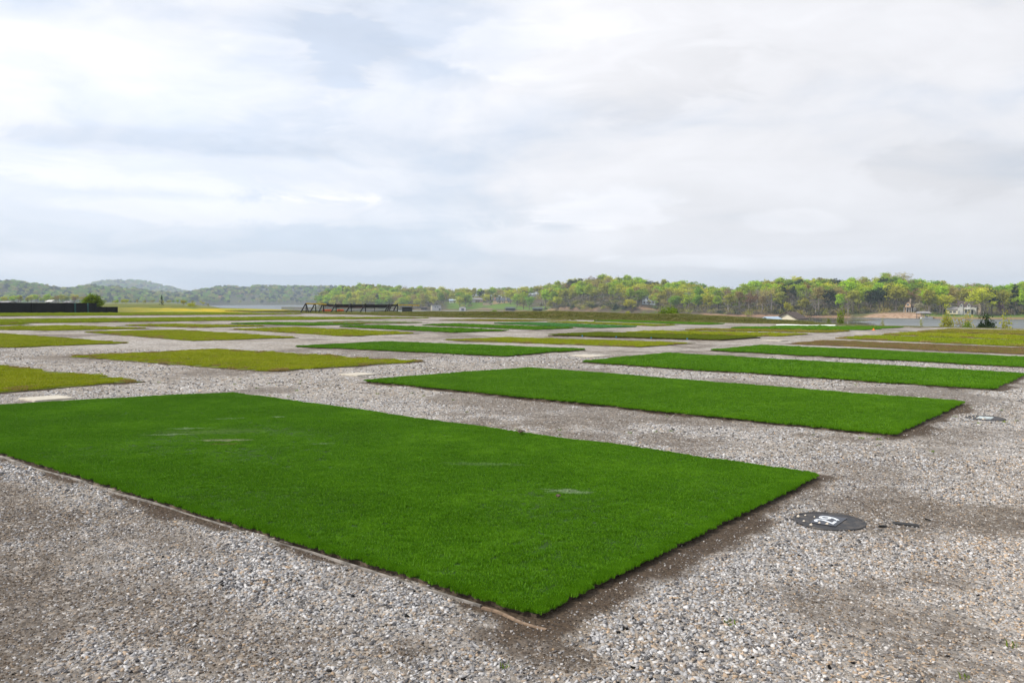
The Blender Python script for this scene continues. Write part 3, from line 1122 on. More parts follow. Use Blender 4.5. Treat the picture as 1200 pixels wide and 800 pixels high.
    if natural:
        ed = in_quad(a[:, 0], a[:, 1], q) + (fnoise(a[:, 0], a[:, 1], 1.3, 19, 3) - 0.5) * 1.1
        fr = edge_dist(a[:, 0], a[:, 1], q, 3)
        pick = np.where(rng.uniform(0, 1, n) < 0.35 * (1 - sm(ed, 0.05, 0.4)) + 0.15 * (1 - sm(fr, 0.2, 0.9)), pick + 3, pick)
    scatter('grass_blades', pr, pts, rot, size, pick, root)
    return root


ROOTS = {}
for i, p in enumerate(PLOTS):
    ROOTS[p[0]] = build_plot(i, p)


# edging boards along the open front edge of the front plot
def edging():
    root = ROOTS['front']
    wood = plain('weathered_board', (0.20, 0.14, 0.095), 0.85, 0.35, 30)
    grey = plain('grey_edging', (0.21, 0.19, 0.17), 0.85, 0.5, 12)
    segs = [((3.345, 2.40), (3.375, 2.84), wood, 0.018, 0.045), ((3.385, 2.86), (3.40, 5.2), grey, 0.014, 0.05), ((3.425, 5.22), (3.40, 7.4), grey, 0.014, 0.055), ((3.40, 7.42), (3.42, 9.6), grey, 0.02, 0.06), ((3.42, 9.62), (3.45, 12.5), grey, 0.016, 0.05)]
    for (a, b, m, w_, h_) in segs:
        n = 14
        mb = MB()
        prev = None
        for k in range(n):
            t = k / (n - 1)
            u = a[0] + (b[0] - a[0]) * t + 0.012 * math.sin(7 * t + a[1])
            v = a[1] + (b[1] - a[1]) * t
            x, y = uv2xy(u, v)
            z = gz(x, y) + h_ * (0.26 + 0.10 * math.sin(1.9 * v + 1.0) + .09 * math.sin(5.1 * v)) * (0.7 if m is not wood else 0.7)
            du, dv = uv2xy(w_ / 2, 0)
            cur = [(x - du, y - dv, z), (x + du, y + dv, z), (x + du, y + dv, z - 0.08), (x - du, y - dv, z - 0.08)]
            if prev:
                mb.add(prev + cur, [(0, 4, 5, 1), (1, 5, 6, 2), (3, 7, 4, 0)])
            prev = cur
        loc = root.location
        mb.v = [(p[0] - loc.x, p[1] - loc.y, p[2] - loc.z) for p in mb.v]
        o = mb.build('edging_board', m, root)
        if m is wood:
            o['label'] = 'tan wooden edging board at the near corner'


edging()


# ------------------------------------------------------------------ gravel stones
def mat_stone():
    t = NT('stone')
    c = t.attr('tone', 'Color')
    n = t.noise(t.pos(), 90, 3, 0.6)
    t.bsdf(t.mix(t.step(n, 0.3, 0.7), t.mix(1.0, c, (0.8, 0.79, 0.78), 'MULTIPLY'), c), 0.85, 0.25)
    return t.m


def stones(name, d0, d1, dens, smin, smax, detail, seed, crumbs=False):
    r = np.random.default_rng(seed)
    xs0, ys0 = -0.68 * d1, d0 * 0.9
    n = int(dens * (1.36 * d1) * (d1 - ys0))
    x = r.uniform(xs0, -xs0, n)
    y = r.uniform(ys0, d1, n)
    k = (np.abs(x) < 0.65 * y + 0.4) & (y >= d0) & (y < d1)
    x, y = x[k], y[k]
    u, v = xy2uv(x, y)
    so = soil_mask(u, v)
    prob = 1 - 0.80 * so
    prob *= 0.55 + 0.75 * fnoise(u, v, 1.7, 91, 3)
    if crumbs:
        prob = sm(so, 0.25, 0.8) * (0.3 + 0.9 * fnoise(u, v, 5.0, 191, 3))
    inside = np.full(x.shape, -1e9)
    for p in PLOTS[:22]:
        inside = np.maximum(inside, in_quad(u, v, p[2]))
    k = (r.uniform(0, 1, len(x)) < prob) & (inside < np.where(r.uniform(0, 1, len(x)) < 0.04, 0.10, -0.03))
    for (lu, lv, lr) in LIDS:
        k &= np.hypot(u - lu, v - lv) > lr - 0.022 * r.uniform(0, 1, len(x))
    x, y, u, v, so = x[k], y[k], u[k], v[k], so[k]
    n = len(x)
    # size: many small, few large; the track to the right is finer, the left coarser
    q = r.uniform(0, 1, n) ** 3.0
    s = smin + (smax - smin) * q
    road = 1 - sm(v, 0.4, 2.2)
    s *= (1 - 0.18 * road)
    s *= 1 - 0.4 * so
    s *= 0.72 + 0.62 * fnoise(u, v, 1.1, 303, 3) + 0.28 * np.exp(-((u - 2.3) / 0.9) ** 2 - ((v - 1.0) / 1.6) ** 2)
    # colours
    tone = np.zeros((n, 3))
    c = r.uniform(0, 1, n)
    warm = 0.05 + 0.20 * road
    pal = [((0.50, 0.485, 0.465), 0.20), ((0.36, 0.352, 0.345), 0.27), ((0.21, 0.203, 0.20), 0.23), ((0.08, 0.078, 0.080), 0.13), ((0.30, 0.245, 0.19), 0.16)]
    cum = np.cumsum([p for _, p in pal])
    for (colr, _), lo, hi in zip(pal, np.r_[0, cum[:-1]], cum):
        tone[(c >= lo) & (c < hi)] = colr
    wm = r.uniform(0, 1, n) < warm
    tone[wm] = np.array([0.36, 0.255, 0.155]) * (0.7 + 0.5 * r.uniform(0, 1, (wm.sum(), 1))) + np.array([0.06, 0.08, 0.1]) * r.uniform(0, 1, (wm.sum(), 1))
    tone *= r.uniform(0.8, 1.15, (n, 1))
    tone = tone * np.array([0.985, 0.995, 1.02])
    tone *= 1 - 0.10 * road[:, None] * np.array([0, 0.25, 0.6])
    tone *= 1.06 + 0.16 * road[:, None]
    tone = tone * (1 - 0.35 * so[:, None]) + np.array([0.13, 0.10, 0.075]) * 0.35 * so[:, None]
    if crumbs:
        tone = np.array([0.105, 0.078, 0.055]) * r.uniform(0.45, 1.5, (n, 1)) * (1.25 - 0.55 * sm(so, .6, .95))[:, None]
    if detail:
        base = np.array([(a, b, c_) for a in (-1, 1) for b in (-1, 1) for c_ in (-1, 1)] + [(1.2, 0, 0), (-1.2, 0, 0), (0, 1.2, 0), (0, -1.2, 0), (0, 0, 1.12), (0, 0, -1.12)], float) * 0.66
        quads = [((4, 6, 7, 5), 8), ((0, 1, 3, 2), 9), ((2, 3, 7, 6), 10), ((0, 4, 5, 1), 11), ((1, 5, 7, 3), 12)]
    else:
        base = np.array([(1, 0, 0), (0, 1, 0), (-1, 0, 0), (0, -1, 0), (0, 0, 1.0)], float)
        quads = None
    tri = []
    if quads:
        for (qd, cc) in quads:
            for a in range(4):
                tri.append((qd[a], qd[(a + 1) % 4], cc))
    else:
        tri = [(0, 1, 4), (1, 2, 4), (2, 3, 4), (3, 0, 4)]
    tri = np.array(tri)
    nb = len(base)
    V = base[None] * (1 + r.uniform(-0.34, 0.30, (n, nb, 1))) + r.uniform(-0.2, 0.2, (n, nb, 3))
    V = V * np.stack([r.uniform(0.8, 1.35, n), r.uniform(0.6, 1.0, n), r.uniform(0.28, 0.62, n)], -1)[:, None, :]
    V *= (s / 2)[:, None, None]
    tx, ty = r.normal(0, 0.28, n), r.normal(0, 0.28, n)
    V[:, :, 2] += V[:, :, 0] * tx[:, None] + V[:, :, 1] * ty[:, None]
    a = r.uniform(0, 6.28, n)
    ca, sa = np.cos(a)[:, None], np.sin(a)[:, None]
    VX = V[:, :, 0] * ca - V[:, :, 1] * sa
    VY = V[:, :, 0] * sa + V[:, :, 1] * ca
    z0 = ground_z(x, y) + s * 0.10
    z0 = z0 - (s * 0.05 if crumbs else 0)
    W = np.stack([VX + x[:, None], VY + y[:, None], V[:, :, 2] + z0[:, None]], -1)
    F_ = (np.arange(n)[:, None, None] * nb + tri[None]).reshape(-1, 3)
    me = np_mesh(name, W.reshape(-1, 3), F_, STONE, {'tone': ('FLOAT_COLOR', np.repeat(np.concatenate([tone, np.ones((n, 1))], 1), nb, 0))})
    return tag(link(name, me), 'crumbs of brown soil on the bare patches' if crumbs else 'loose crushed gravel stones covering the ground between the plots', None, None, 'stuff')


LIDS = [(6.45, 1.96, 0.27), (14.0, 2.02, 0.27)]
STONE = mat_stone()
stones('gravel_stones', 3.3, 6.0, 8600, 0.0055, 0.029, True, 1)
stones('gravel_stones', 6.0, 9.0, 4000, 0.009, 0.034, True, 2)
stones('soil_crumbs', 3.3, 7.0, 5200, 0.004, 0.024, True, 5, True)
stones('soil_crumbs', 7.0, 12.0, 1800, 0.006, 0.03, False, 6, True)
stones('gravel_stones', 9.0, 14.0, 1300, 0.013, 0.040, False, 3)
stones('gravel_stones', 14.0, 26.0, 260, 0.02, 0.06, False, 4)


# ------------------------------------------------------------------ lids, slabs, small finds on the ground
def lid(uvp, r_, label, text):
    x, y = uv2xy(*uvp)
    root = empty('utility_lid', (x, y, gz(x, y) + 0.002), label, 'utility lid', 0, 'round black utility lids in the gravel')
    t = NT('black_lid')
    P = t.n('ShaderNodeTexCoord').outputs['Object']
    ch = t.n('ShaderNodeTexChecker')
    t.l(t.mapping(P, (1, 1, 1), (0, 0, 0), (0, 0, .6)), ch.inputs['Vector'])
    ch.inputs['Scale'].default_value = 90
    dust = t.noise(P, 14, 6, .65)
    base = t.mix(t.step(dust, .45, .75), (0.017, 0.017, 0.019), (0.085, 0.07, 0.055))
    t.bsdf(base, 0.55, 0.4, 0, t.bump(ch.outputs['Fac'], .35, .004))
    n = 48
    mb = MB()
    prof = [(1.0, -0.04), (1.0, 0.006), (0.985, 0.012), (0.94, 0.012), (0.93, 0.008), (0.0, 0.010)]
    vs_ = []
    for (rr, zz) in prof[:-1]:
        vs_ += [(math.cos(2 * math.pi * k / n) * rr * r_, math.sin(2 * math.pi * k / n) * rr * r_, zz) for k in range(n)]
    vs_.append((0, 0, 0.010))
    fs_ = []
    for j in range(len(prof) - 2):
        for k in range(n):
            fs_.append((j * n + k, j * n + (k + 1) % n, (j + 1) * n + (k + 1) % n, (j + 1) * n + k))
    j = len(prof) - 2
    for k in range(n):
        fs_.append((j * n + k, j * n + (k + 1) % n, len(vs_) - 1))
    mb.add(vs_, fs_)
    mb.build('cover', t.m, root)
    # label plate
    mp = MB()
    mp.box((0, 0, 0.0125), (0.29, 0.19, 0.003))
    plate = mp.build('label_plate', plain('label_plate', (0.03, 0.034, 0.045), 0.4, .2, 20) if text else plain('worn_plate', (0.34, 0.38, 0.38), 0.6, 0.6, 18), root)
    plate.rotation_euler = (0, 0, TH)
    plate.location = (-0.005, 0.0, 0)
    if text:
        cu = bpy.data.curves.new('number', 'FONT')
        cu.body = text
        cu.size = 0.22
        cu.align_x = 'CENTER'
        cu.align_y = 'CENTER'
        cu.extrude = 0.0008
        cu.offset = 0.001
        tmp = bpy.data.objects.new('tmp', cu)
        COL.objects.link(tmp)
        dg = bpy.context.evaluated_depsgraph_get()
        me = bpy.data.meshes.new_from_object(tmp.evaluated_get(dg))
        bpy.data.objects.remove(tmp)
        me.materials.clear()
        me.materials.append(plain('white_digits', (0.62, 0.65, 0.68), 0.5, 0.35, 30))
        o = link('number', me, plate)
        o.location = (0, 0, 0.0155)
    # a few stones kicked onto the lid
    r = random.Random(int(uvp[0] * 10))
    ms = MB()
    for _ in range(9):
        aa, rr = r.uniform(2.2, 4.4), r.uniform(.45, .95) * r_
        s = r.uniform(.008, .018)
        px_, py_ = math.cos(aa) * rr, math.sin(aa) * rr
        ms.add([(px_ + s, py_, .013), (px_, py_ + s, .012), (px_ - s, py_, .013), (px_, py_ - s, .012), (px_ + s * .2, py_, .012 + s * .9)], [(0, 1, 4), (1, 2, 4), (2, 3, 4), (3, 0, 4)])
    o = ms.build('grit', plain('grit', (0.5, 0.44, 0.36), .9, .2, 40), root)
    o['kind'] = 'stuff'
    return root


lid((6.45, 1.96), 0.265, 'round black utility lid with white numbered plate beside the front turf plot', '29')
lid((14.0, 2.02), 0.265, 'round black utility lid with worn pale plate near the second turf plot corner', None)

# small half buried black cover and scraps
def ground_slab(name, uvp, su, sv, h, mat, label, cat, rot=0.0, z=0.0, group=None, wobble=0.0):
    x, y = uv2xy(*uvp)
    bm = bmesh.new()
    bmesh.ops.create_cube(bm, size=1)
    for q in bm.verts:
        q.co = Vector((q.co.x * su, q.co.y * sv, q.co.z * h))
    bmesh.ops.bevel(bm, geom=bm.edges[:], offset=min(h * 0.3, 0.012), segments=2, affect='EDGES')
    if wobble:
        for q in bm.verts:
            q.co.x += random.uniform(-wobble, wobble)
            q.co.y += random.uniform(-wobble, wobble)
    me = bpy.data.meshes.new(name)
    bm.to_mesh(me)
    bm.free()
    me.materials.append(mat)
    o = link(name, me, None, (x, y, gz(x, y) + z))
    o.rotation_euler = (-TILT * 0, math.atan(-TILT) * 1, TH + rot)
    return tag(o, label, cat, group)


random.seed(3)
PALE = plain('pale_slab', (0.44, 0.40, 0.33), 0.85, 0.12, 8)
BLK = plain('black_plastic', (0.018, 0.017, 0.016), 0.6, 0.4, 30)
ground_slab('valve_cover', (6.72, 1.48), 0.07, 0.17, 0.018, BLK, 'small half buried black cover in gravel right of the numbered lid', 'valve cover', 0.2, 0.004, None, 0.012)
ground_slab('plastic_scrap', (6.55, 1.60), 0.025, 0.06, 0.018, BLK, 'torn black plastic scrap between the numbered lid and small black cover', 'scrap', 0.5, 0.005, None, 0.01)
ground_slab('plastic_scrap', (6.98, 1.38), 0.02, 0.04, 0.018, BLK, 'tiny black scrap in gravel beyond the small half buried cover', 'scrap', -0.4, 0.005, None, 0.01)
for (uvp, lb, m) in (((5.85, 14.0), 'pale stone slab lying in gravel left of the front turf plot', PALE),
                     ((12.3, 13.9), 'pale square slab in gravel behind the front plot, near the centre', PALE),
                     ((21.6, 13.87), 'pale slab in gravel between the third plot and the narrow green plot', PALE),
                     ((37.1, 13.85), 'pale slab in gravel by the right end of the dark olive plot', PALE),
                     ((51.6, 13.85), 'pale slab in the gravel lane near the orange cone', PALE),
                     ((20.3, 40.1), 'pale slab in gravel behind the broad olive plot on the left', PALE),
                     ((27.4, 39.8), 'pale slab in gravel behind the olive plot below the steel frame', PALE)):
    far = uvp[0] > 18
    ground_slab('concrete_slab', uvp, 0.62 if not far else 0.95, 0.62 if not far else 0.95, 0.04, m, lb, 'slab', 0.0, 0.004, 'pale slabs set in the gravel aisles')

# dark clods of soil and white grit on the front turf
for (uvp, s, lb) in (((7.95, 6.08), 0.034, 'dark crumb of soil on the back part of the front turf plot'), ((5.47, 3.8), 0.02, 'small dark crumb of soil next to the pale scuff on the front turf')):
    x, y = uv2xy(*uvp)
    bm = bmesh.new()
    bmesh.ops.create_icosphere(bm, subdivisions=2, radius=1)
    for q in bm.verts:
        q.co *= 0.7 + 0.6 * mnoise.noise(q.co * 1.7 + Vector((uvp[0], 0, 0)))+0.3
        q.co = Vector((q.co.x * s, q.co.y * s * 1.5, q.co.z * s * 0.5))
    me = bpy.data.meshes.new('soil_clod')
    bm.to_mesh(me)
    bm.free()
    me.materials.append(SOILSIDE)
    tag(link('soil_clod', me, None, (x, y, gz(x, y) + 0.085)), lb, 'clod')


# orange cone and white sheet
def cone():
    x, y = uv2xy(58.8, 15.2)
    root = empty('marker_cone', (x, y, gz(x, y)), 'small orange marker cone at the end of a bright green plot', 'cone')
    root.scale = (0.75, 0.75, 0.7)
    m = plain('orange', (0.75, 0.16, 0.02), 0.5)
    b = MB()
    b.tube([(0, 0, 0.015), (0, 0, 0.08), (0, 0, 0.20)], [0.10, 0.07, 0.02], 14)
    b.build('cone_body', m, root)
    b = MB()
    b.box((0, 0, 0.012), (0.26, 0.26, 0.024))
    b.build('base', m, root)


cone()


def white_sheet():
    a = uv2xy(65.3, 24.2)
    b = uv2xy(68.6, 20.6)
    n, m = 40, 6
    V = []
    Fc = []
    for i in range(n):
        for j in range(m):
            t = i / (n - 1)
            s = j / (m - 1)
            x = a[0] + (b[0] - a[0]) * t + 0.5 * (s - .5) * CU
            y = a[1] + (b[1] - a[1]) * t + 0.5 * (s - .5) * SU
            z = gz(x, y) + 0.02 + 0.07 * math.sin(math.pi * s) * (0.7 + 0.3 * math.sin(9 * t)) + (0.0 if j else -0.05)
            V.append((x, y, z))
    for i in range(n - 1):
        for j in range(m - 1):
            Fc.append((i * m + j, (i + 1) * m + j, (i + 1) * m + j + 1, i * m + j + 1))
    o = MB().add(V, Fc).build('cover_sheet', plain('white_sheet', (0.78, 0.78, 0.76), 0.6, 0.06))
    sdf = o.modifiers.new('thick', 'SOLIDIFY')
    sdf.thickness = 0.02
    tag(o, 'long white rolled cover sheet on the ground near the boathouse', 'sheet')


white_sheet()


# blue tags along the raised front edge of the dark olive plot
def blue_tags():
    root = ROOTS['pi']
    m = plain('blue_tag', (0.05, 0.2, 0.4), 0.5)
    for t in (0.22, 0.42, 0.62, 0.82):
        u = 32.4 + (34.9 - 32.4) * t - 0.06
        v = 23.2 + (15.45 - 23.2) * t
        x, y = uv2xy(u, v)
        b = MB()
        b.box((x - root.location.x, y - root.location.y, gz(x, y) - root.location.z + 0.06), (0.05, 0.04, 0.06))
        b.build('tag', m, root)


blue_tags()
# ------------------------------------------------------------------ weeds in the gravel and rough grass on the dyke
WEED = mat_turf('weed', (0.06, 0.12, 0.01), (0.11, 0.18, 0.015), (0.22, 0.26, 0.03))
DYKE = mat_turf('dyke_grass', (0.06, 0.09, 0.010), (0.13, 0.15, 0.02), (0.24, 0.21, 0.06), (0.30, 0.23, 0.10), 0.06)
wp = [blade_patch('weed_blades', 0.06, 14, 0.022, 0.007, WEED, 900 + i, 1.4) for i in range(2)]
r = np.random.default_rng(5)
n = 420
wx = r.uniform(-9, 11, n)
wy = r.uniform(3.6, 18, n)
wu, wv = xy2uv(wx, wy)
ok = np.ones(n, bool)
for p in PLOTS[:12]:
    ok &= in_quad(wu, wv, p[2]) < -0.05
edge_near = np.zeros(n, bool)
ok &= (fnoise(wu, wv, 0.8, 66, 2) > 0.55)
wx, wy = wx[ok], wy[ok]
n = len(wx)
ws = r.uniform(0.5, 1.1, n)
scatter('weeds', wp, np.stack([wx, wy, ground_z(wx, wy) + .004], -1), np.stack([0 * wx, 0 * wx, r.uniform(0, 6, n)], -1), np.stack([ws, ws, ws], -1), r.integers(0, 2, n))
dp = [blade_patch('dyke_blades', 0.9, 220, 0.22, 0.028, DYKE, 950 + i, 1.1) for i in range(3)]
n = 9000
dv = r.uniform(10, 92, n)
du = berm_base(dv) + r.uniform(-0.2, 12.5, n)
lane_ = (dv > 8.5) & (dv < 15.2) & (du < 73)
dx, dy = uv2xy(du, dv)
tall = (0.12 + 0.6 * fnoise(dx, dy, 0.25, 71, 3) ** 2) * (0.45 + 0.55 * sm(dv, 22, 32))
k = (~lane_) & (land_depth(dx, dy) > -2)
dx, dy, tall = dx[k], dy[k], tall[k]
n = len(dx)
scatter('dyke_grass', dp, np.stack([dx, dy, ground_z(dx, dy)], -1), np.stack([0 * dx, 0 * dx, r.uniform(0, 6, n)], -1), np.stack([1 + 0 * dx, 1 + 0 * dx, tall], -1), r.integers(0, 3, n))

# ------------------------------------------------------------------ trees
def mat_leaf(name, c, var=0.3, trans=0.38):
    t = NT(name)
    tone = t.attr('tone')
    rnd = t.n('ShaderNodeObjectInfo').outputs['Random']
    lo = tuple(x * (1 - var) for x in c)
    hi = tuple(x * (1 + var) for x in c)
    col = t.mix(tone, lo, hi)
    hs = t.n('ShaderNodeHueSaturation')
    t.l(col, hs.inputs['Color'])
    t.l(t.math('ADD', 0.485, t.math('MULTIPLY', rnd, 0.03)), hs.inputs['Hue'])
    t.l(t.math('ADD', 0.86, t.math('MULTIPLY', rnd, 0.28)), hs.inputs['Value'])
    d = t.n('ShaderNodeBsdfDiffuse')
    t.l(hs.outputs[0], d.inputs['Color'])
    tr = t.n('ShaderNodeBsdfTranslucent')
    t.l(hs.outputs[0], tr.inputs['Color'])
    mx = t.n('ShaderNodeMixShader')
    mx.inputs[0].default_value = trans
    t.l(d.outputs[0], mx.inputs[1])
    t.l(tr.outputs[0], mx.inputs[2])
    t.l(mx.outputs[0], t.out.inputs['Surface'])
    return t.m


BARK = plain('bark', (0.15, 0.125, 0.10), 0.9, 0.3, 2.0)
BARK_PALE = plain('pale_bark', (0.24, 0.21, 0.18), 0.9, 0.3, 2.0)
LEAF = {
    'lime': mat_leaf('lime_leaves', (0.35, 0.48, 0.020)),
    'green': mat_leaf('green_leaves', (0.21, 0.34, 0.024)),
    'yellow': mat_leaf('yellow_leaves', (0.47, 0.47, 0.03)),
    'olive': mat_leaf('olive_leaves', (0.34, 0.34, 0.045)),
    'tan': mat_leaf('tan_buds', (0.37, 0.30, 0.10)),
    'rust': mat_leaf('rust_buds', (0.22, 0.13, 0.06)),
    'grey': mat_leaf('grey_twigs', (0.25, 0.215, 0.16)),
    'dark': mat_leaf('evergreen_needles', (0.030, 0.050, 0.018)),
    'bush': mat_leaf('bush_leaves', (0.15, 0.235, 0.014)),
    'white': mat_leaf('blossom', (0.42, 0.40, 0.24)),
    'pink': mat_leaf('redbud_blossom', (0.22, 0.13, 0.15)),
}


def tree_meshes(kind, seed, form='round'):
    """unit tree 1 m tall: returns trunk mesh, crown mesh"""
    r = random.Random(seed)
    mb = MB()
    lean = (r.uniform(-.03, .03), r.uniform(-.03, .03))
    tips = []
    if form == 'cone':
        mb.tube([(0, 0, 0), (lean[0] * .5, lean[1] * .5, .5), (lean[0], lean[1], .97)], [.018, .012, .003], 6)
        for k in range(34):
            h = r.uniform(.1, .98)
            rad = .20 * (1 - h) ** .8 + .015
            a = r.uniform(0, 6.28)
            tips.append(Vector((math.cos(a) * rad * r.uniform(.3, 1), math.sin(a) * rad * r.uniform(.3, 1), h)))
        spread = .045
    else:
        fork = r.uniform(.28, .42) if form != 'tall' else r.uniform(.42, .55)
        top = {'round': .80, 'tall': .86, 'wide': .72}.get(form, .8)
        mb.tube([(0, 0, -.03), (lean[0] * .2, lean[1] * .2, fork * .6), (lean[0] * .5, lean[1] * .5, fork), (lean[0], lean[1], top)], [.021, .016, .013, .003], 7)
        cw = {'round': .27, 'tall': .18, 'wide': .36}.get(form, .27)
        nl = r.randint(7, 10)
        limb = []
        for k in range(nl):
            h = fork * .8 + (top - fork) * (k / nl) * r.uniform(.8, 1.1)
            a = k * 2.4 + r.uniform(-.5, .5)
            ln = cw * r.uniform(.55, 1.0) * (1.1 - .5 * k / nl)
            b = Vector((lean[0] * .5, lean[1] * .5, h))
            m_ = b + Vector((math.cos(a) * ln * .5, math.sin(a) * ln * .5, ln * r.uniform(.3, .6)))
            e = b + Vector((math.cos(a) * ln, math.sin(a) * ln, ln * r.uniform(.6, 1.2)))
            mb.tube([b, m_, e], [.008, .005, .0015], 5, cap=False)
            limb += [m_, e]
            for q in range(2):
                e2 = m_ + (e - m_) * r.uniform(0, .6) + Vector((r.uniform(-1, 1), r.uniform(-1, 1), r.uniform(.2, 1))) * cw * .38
                mb.tube([m_, e2], [.004, .001], 4, cap=False)
                limb.append(e2)
        zc = (fork + 1) / 2 + .04
        zh = (1 - fork) / 2
        for k in range(r.randint(30, 40)):
            # random point in an uneven egg
            while True:
                p = Vector((r.uniform(-1, 1), r.uniform(-1, 1), r.uniform(-1, 1)))
                if .25 < p.length < 1:
                    break
            p = p * (.72 + .28 * math.sin(3 * math.atan2(p.y, p.x) + seed) * .6 + .0)
            tips.append(Vector((p.x * cw, p.y * cw, zc + p.z * zh * .92)))
        tips += [t_ for t_ in limb if t_.z < .97]
        spread = .062
    per = {'grey': 16, 'rust': 22, 'tan': 20, 'olive': 24}.get(kind, 34)
    V, Fc, tone = [], [], []
    for t_ in tips:
        tn = r.uniform(0, 1)
        sp = spread * r.uniform(.7, 1.35)
        for k in range(per):
            d = Vector((r.gauss(0, 1), r.gauss(0, 1), r.gauss(0, .8))) * sp * .55
            c = t_ + d
            if c.z > 1.0 or c.z < .06:
                continue
            s = {'grey': .010, 'rust': .014, 'tan': .014, 'dark': .017}.get(kind, .0195) * r.uniform(.7, 1.5)
            n = Vector((r.gauss(0, 1), r.gauss(0, 1), r.gauss(.5, 1))).normalized()
            q = n.to_track_quat('Z', 'Y').to_matrix()
            a = r.uniform(0, 6.28)
            e1 = q @ Vector((math.cos(a), math.sin(a), 0)) * s
            e2 = q @ Vector((-math.sin(a), math.cos(a), 0)) * s * (.55 if kind != 'grey' else .3)
            b = len(V)
            V += [c - e1, c - e2 * 1.1 + e1 * .2, c + e1, c + e2]
            Fc.append((b, b + 1, b + 2, b + 3))
            tone += [min(1, max(0, tn + r.uniform(-.2, .2)))] * 4
    tm = mb.mesh('trunk', BARK_PALE if kind in ('grey', 'tan') else BARK)
    cm = np_mesh('crown', np.array([tuple(v) for v in V]), np.array(Fc), LEAF[kind], {'tone': ('FLOAT', np.array(tone))})
    return tm, cm


FORMS = {'lime': ['round', 'tall', 'round'], 'green': ['round', 'wide', 'tall'], 'yellow': ['round', 'wide'], 'olive': ['round', 'tall', 'wide'], 'tan': ['round', 'wide', 'tall'], 'rust': ['wide', 'round'],
         'grey': ['tall', 'round', 'wide'], 'dark': ['round', 'cone', 'tall'], 'white': ['wide'], 'pink': ['round']}
TREES = {k: [tree_meshes(k, 11 * i + len(k) * 7 + ord(k[0]), f) for i, f in enumerate(fs)] for k, fs in FORMS.items()}
WORD = {'lime': 'lime green spring tree', 'green': 'fresh mid green tree', 'yellow': 'yellow green tree', 'olive': 'thinly leafed olive tree', 'tan': 'tan budding tree', 'rust': 'rusty brown budding tree',
        'grey': 'bare grey twigged tree', 'dark': 'dark evergreen tree', 'white': 'creamy white blossoming tree', 'pink': 'mauve pink blossoming tree'}


def tree(kind, loc, h, wscale=1.0, label=None, group=None, variant=None, rnd=random, name='tree', cat='tree'):
    vs_ = TREES[kind]
    i = variant if variant is not None else rnd.randrange(len(vs_))
    tm, cm = vs_[i % len(vs_)]
    root = empty(name, loc, label, cat, rnd.uniform(0, 6.28), group)
    root.scale = (h * wscale, h * wscale, h)
    link('trunk', tm, root)
    link('crown', cm, root)
    return root


REGIONS = [(330, 480, 'on the wooded headland behind the black steel frame'), (480, 520, 'behind the square grey waterside building'), (520, 574, 'behind the row of houses above the lawn slope'),
           (574, 612, 'around the long low house with two chimneys'), (612, 645, 'around the dark roofed house with a white gable'), (645, 738, 'on top of the brown bluff'), (738, 785, 'around the pale blue house on the bluff'),
           (785, 840, 'along the inlet right of the pale blue house'), (840, 905, 'on the red clay bank left of the cream boathouse'), (905, 950, 'on the shore right behind the cream boathouse'), (950, 1000, 'on the dark shore left of the sandy point'),
           (1000, 1055, 'above the bare sandy bank'), (1055, 1100, 'around the tan gabled cottage'), (1100, 1150, 'around the white dormered house'), (1150, 1500, 'above the lawn right of the white dormered house')]


def region(px):
    for a, b, s in REGIONS:
        if a <= px < b:
            return s
    return 'on the far shore'


def solve_t(px_, py_, fn=r_point):
    ts = np.linspace(0.01, .95, 190)
    X, Y, Z = fn(np.full_like(ts, px_), ts)
    ys = YH - (Z - CAMZ) / Y * F
    return float(ts[np.argmin(np.abs(ys - py_))])


# houses need open ground in front of them: (px0, px1, t_max) no tree nearer than t_max
CLEAR = [(500, 520, 0.16), (522, 538, 0.40), (536, 548, 0.12), (553, 569, 0.36), (564, 604, 0.34), (548, 610, 0.16), (618, 632, 0.30), (608, 640, 0.1), (751, 769, 0.30), (1057, 1075, 0.16), (1068, 1092, 0.06), (1108, 1146, 0.17), (1000, 1060, 0.10),
         (655, 735, 0.24), (1092, 1420, 0.07)]

for (pc, pb, hw) in ((589, 355, 13), (560, 354, 8), (531, 354.6, 6), (624, 351.5, 8), (572, 357.5, 6), (760, 356.5, 7), (1133, 368, 13), (1118, 368, 7), (1066, 364.5, 7), (511, 363.5, 8)):
    CLEAR.append((pc - hw, pc + hw, solve_t(pc, pb) + 0.025))


def cleared(px, t):
    return any(a <= px <= b and t < tm for a, b, tm in CLEAR)


def pick_kind(rr, px, t):
    if px < 480:
        w = {'lime': 4, 'yellow': 4, 'green': 3, 'olive': 4, 'tan': 1, 'dark': .8, 'grey': .2}
    elif px < 640:
        w = {'lime': 3, 'yellow': 5, 'green': 3, 'olive': 4, 'tan': 1.5, 'dark': .8, 'grey': .4}
    elif px < 840:
        w = {'lime': 4, 'yellow': 4, 'green': 3, 'olive': 4, 'tan': 1.5, 'dark': .6, 'grey': .8, 'rust': .3}
    elif px < 1000:
        w = {'lime': 7, 'yellow': 2, 'green': 3, 'olive': 2, 'tan': .5, 'dark': .8, 'grey': .4, 'rust': .4}
        if t < 0.22:
            w = {'grey': 5, 'rust': 1, 'tan': 2.5, 'lime': 2, 'green': 1.2, 'olive': 2.5, 'dark': 1.0}
    else:
        w = {'lime': 4.5, 'yellow': 2, 'green': 3.5, 'olive': 3, 'tan': 1.5, 'dark': 1.6, 'grey': .5, 'rust': .6}
    ks = list(w)
    return rr.choices(ks, [w[k] for k in ks])[0]


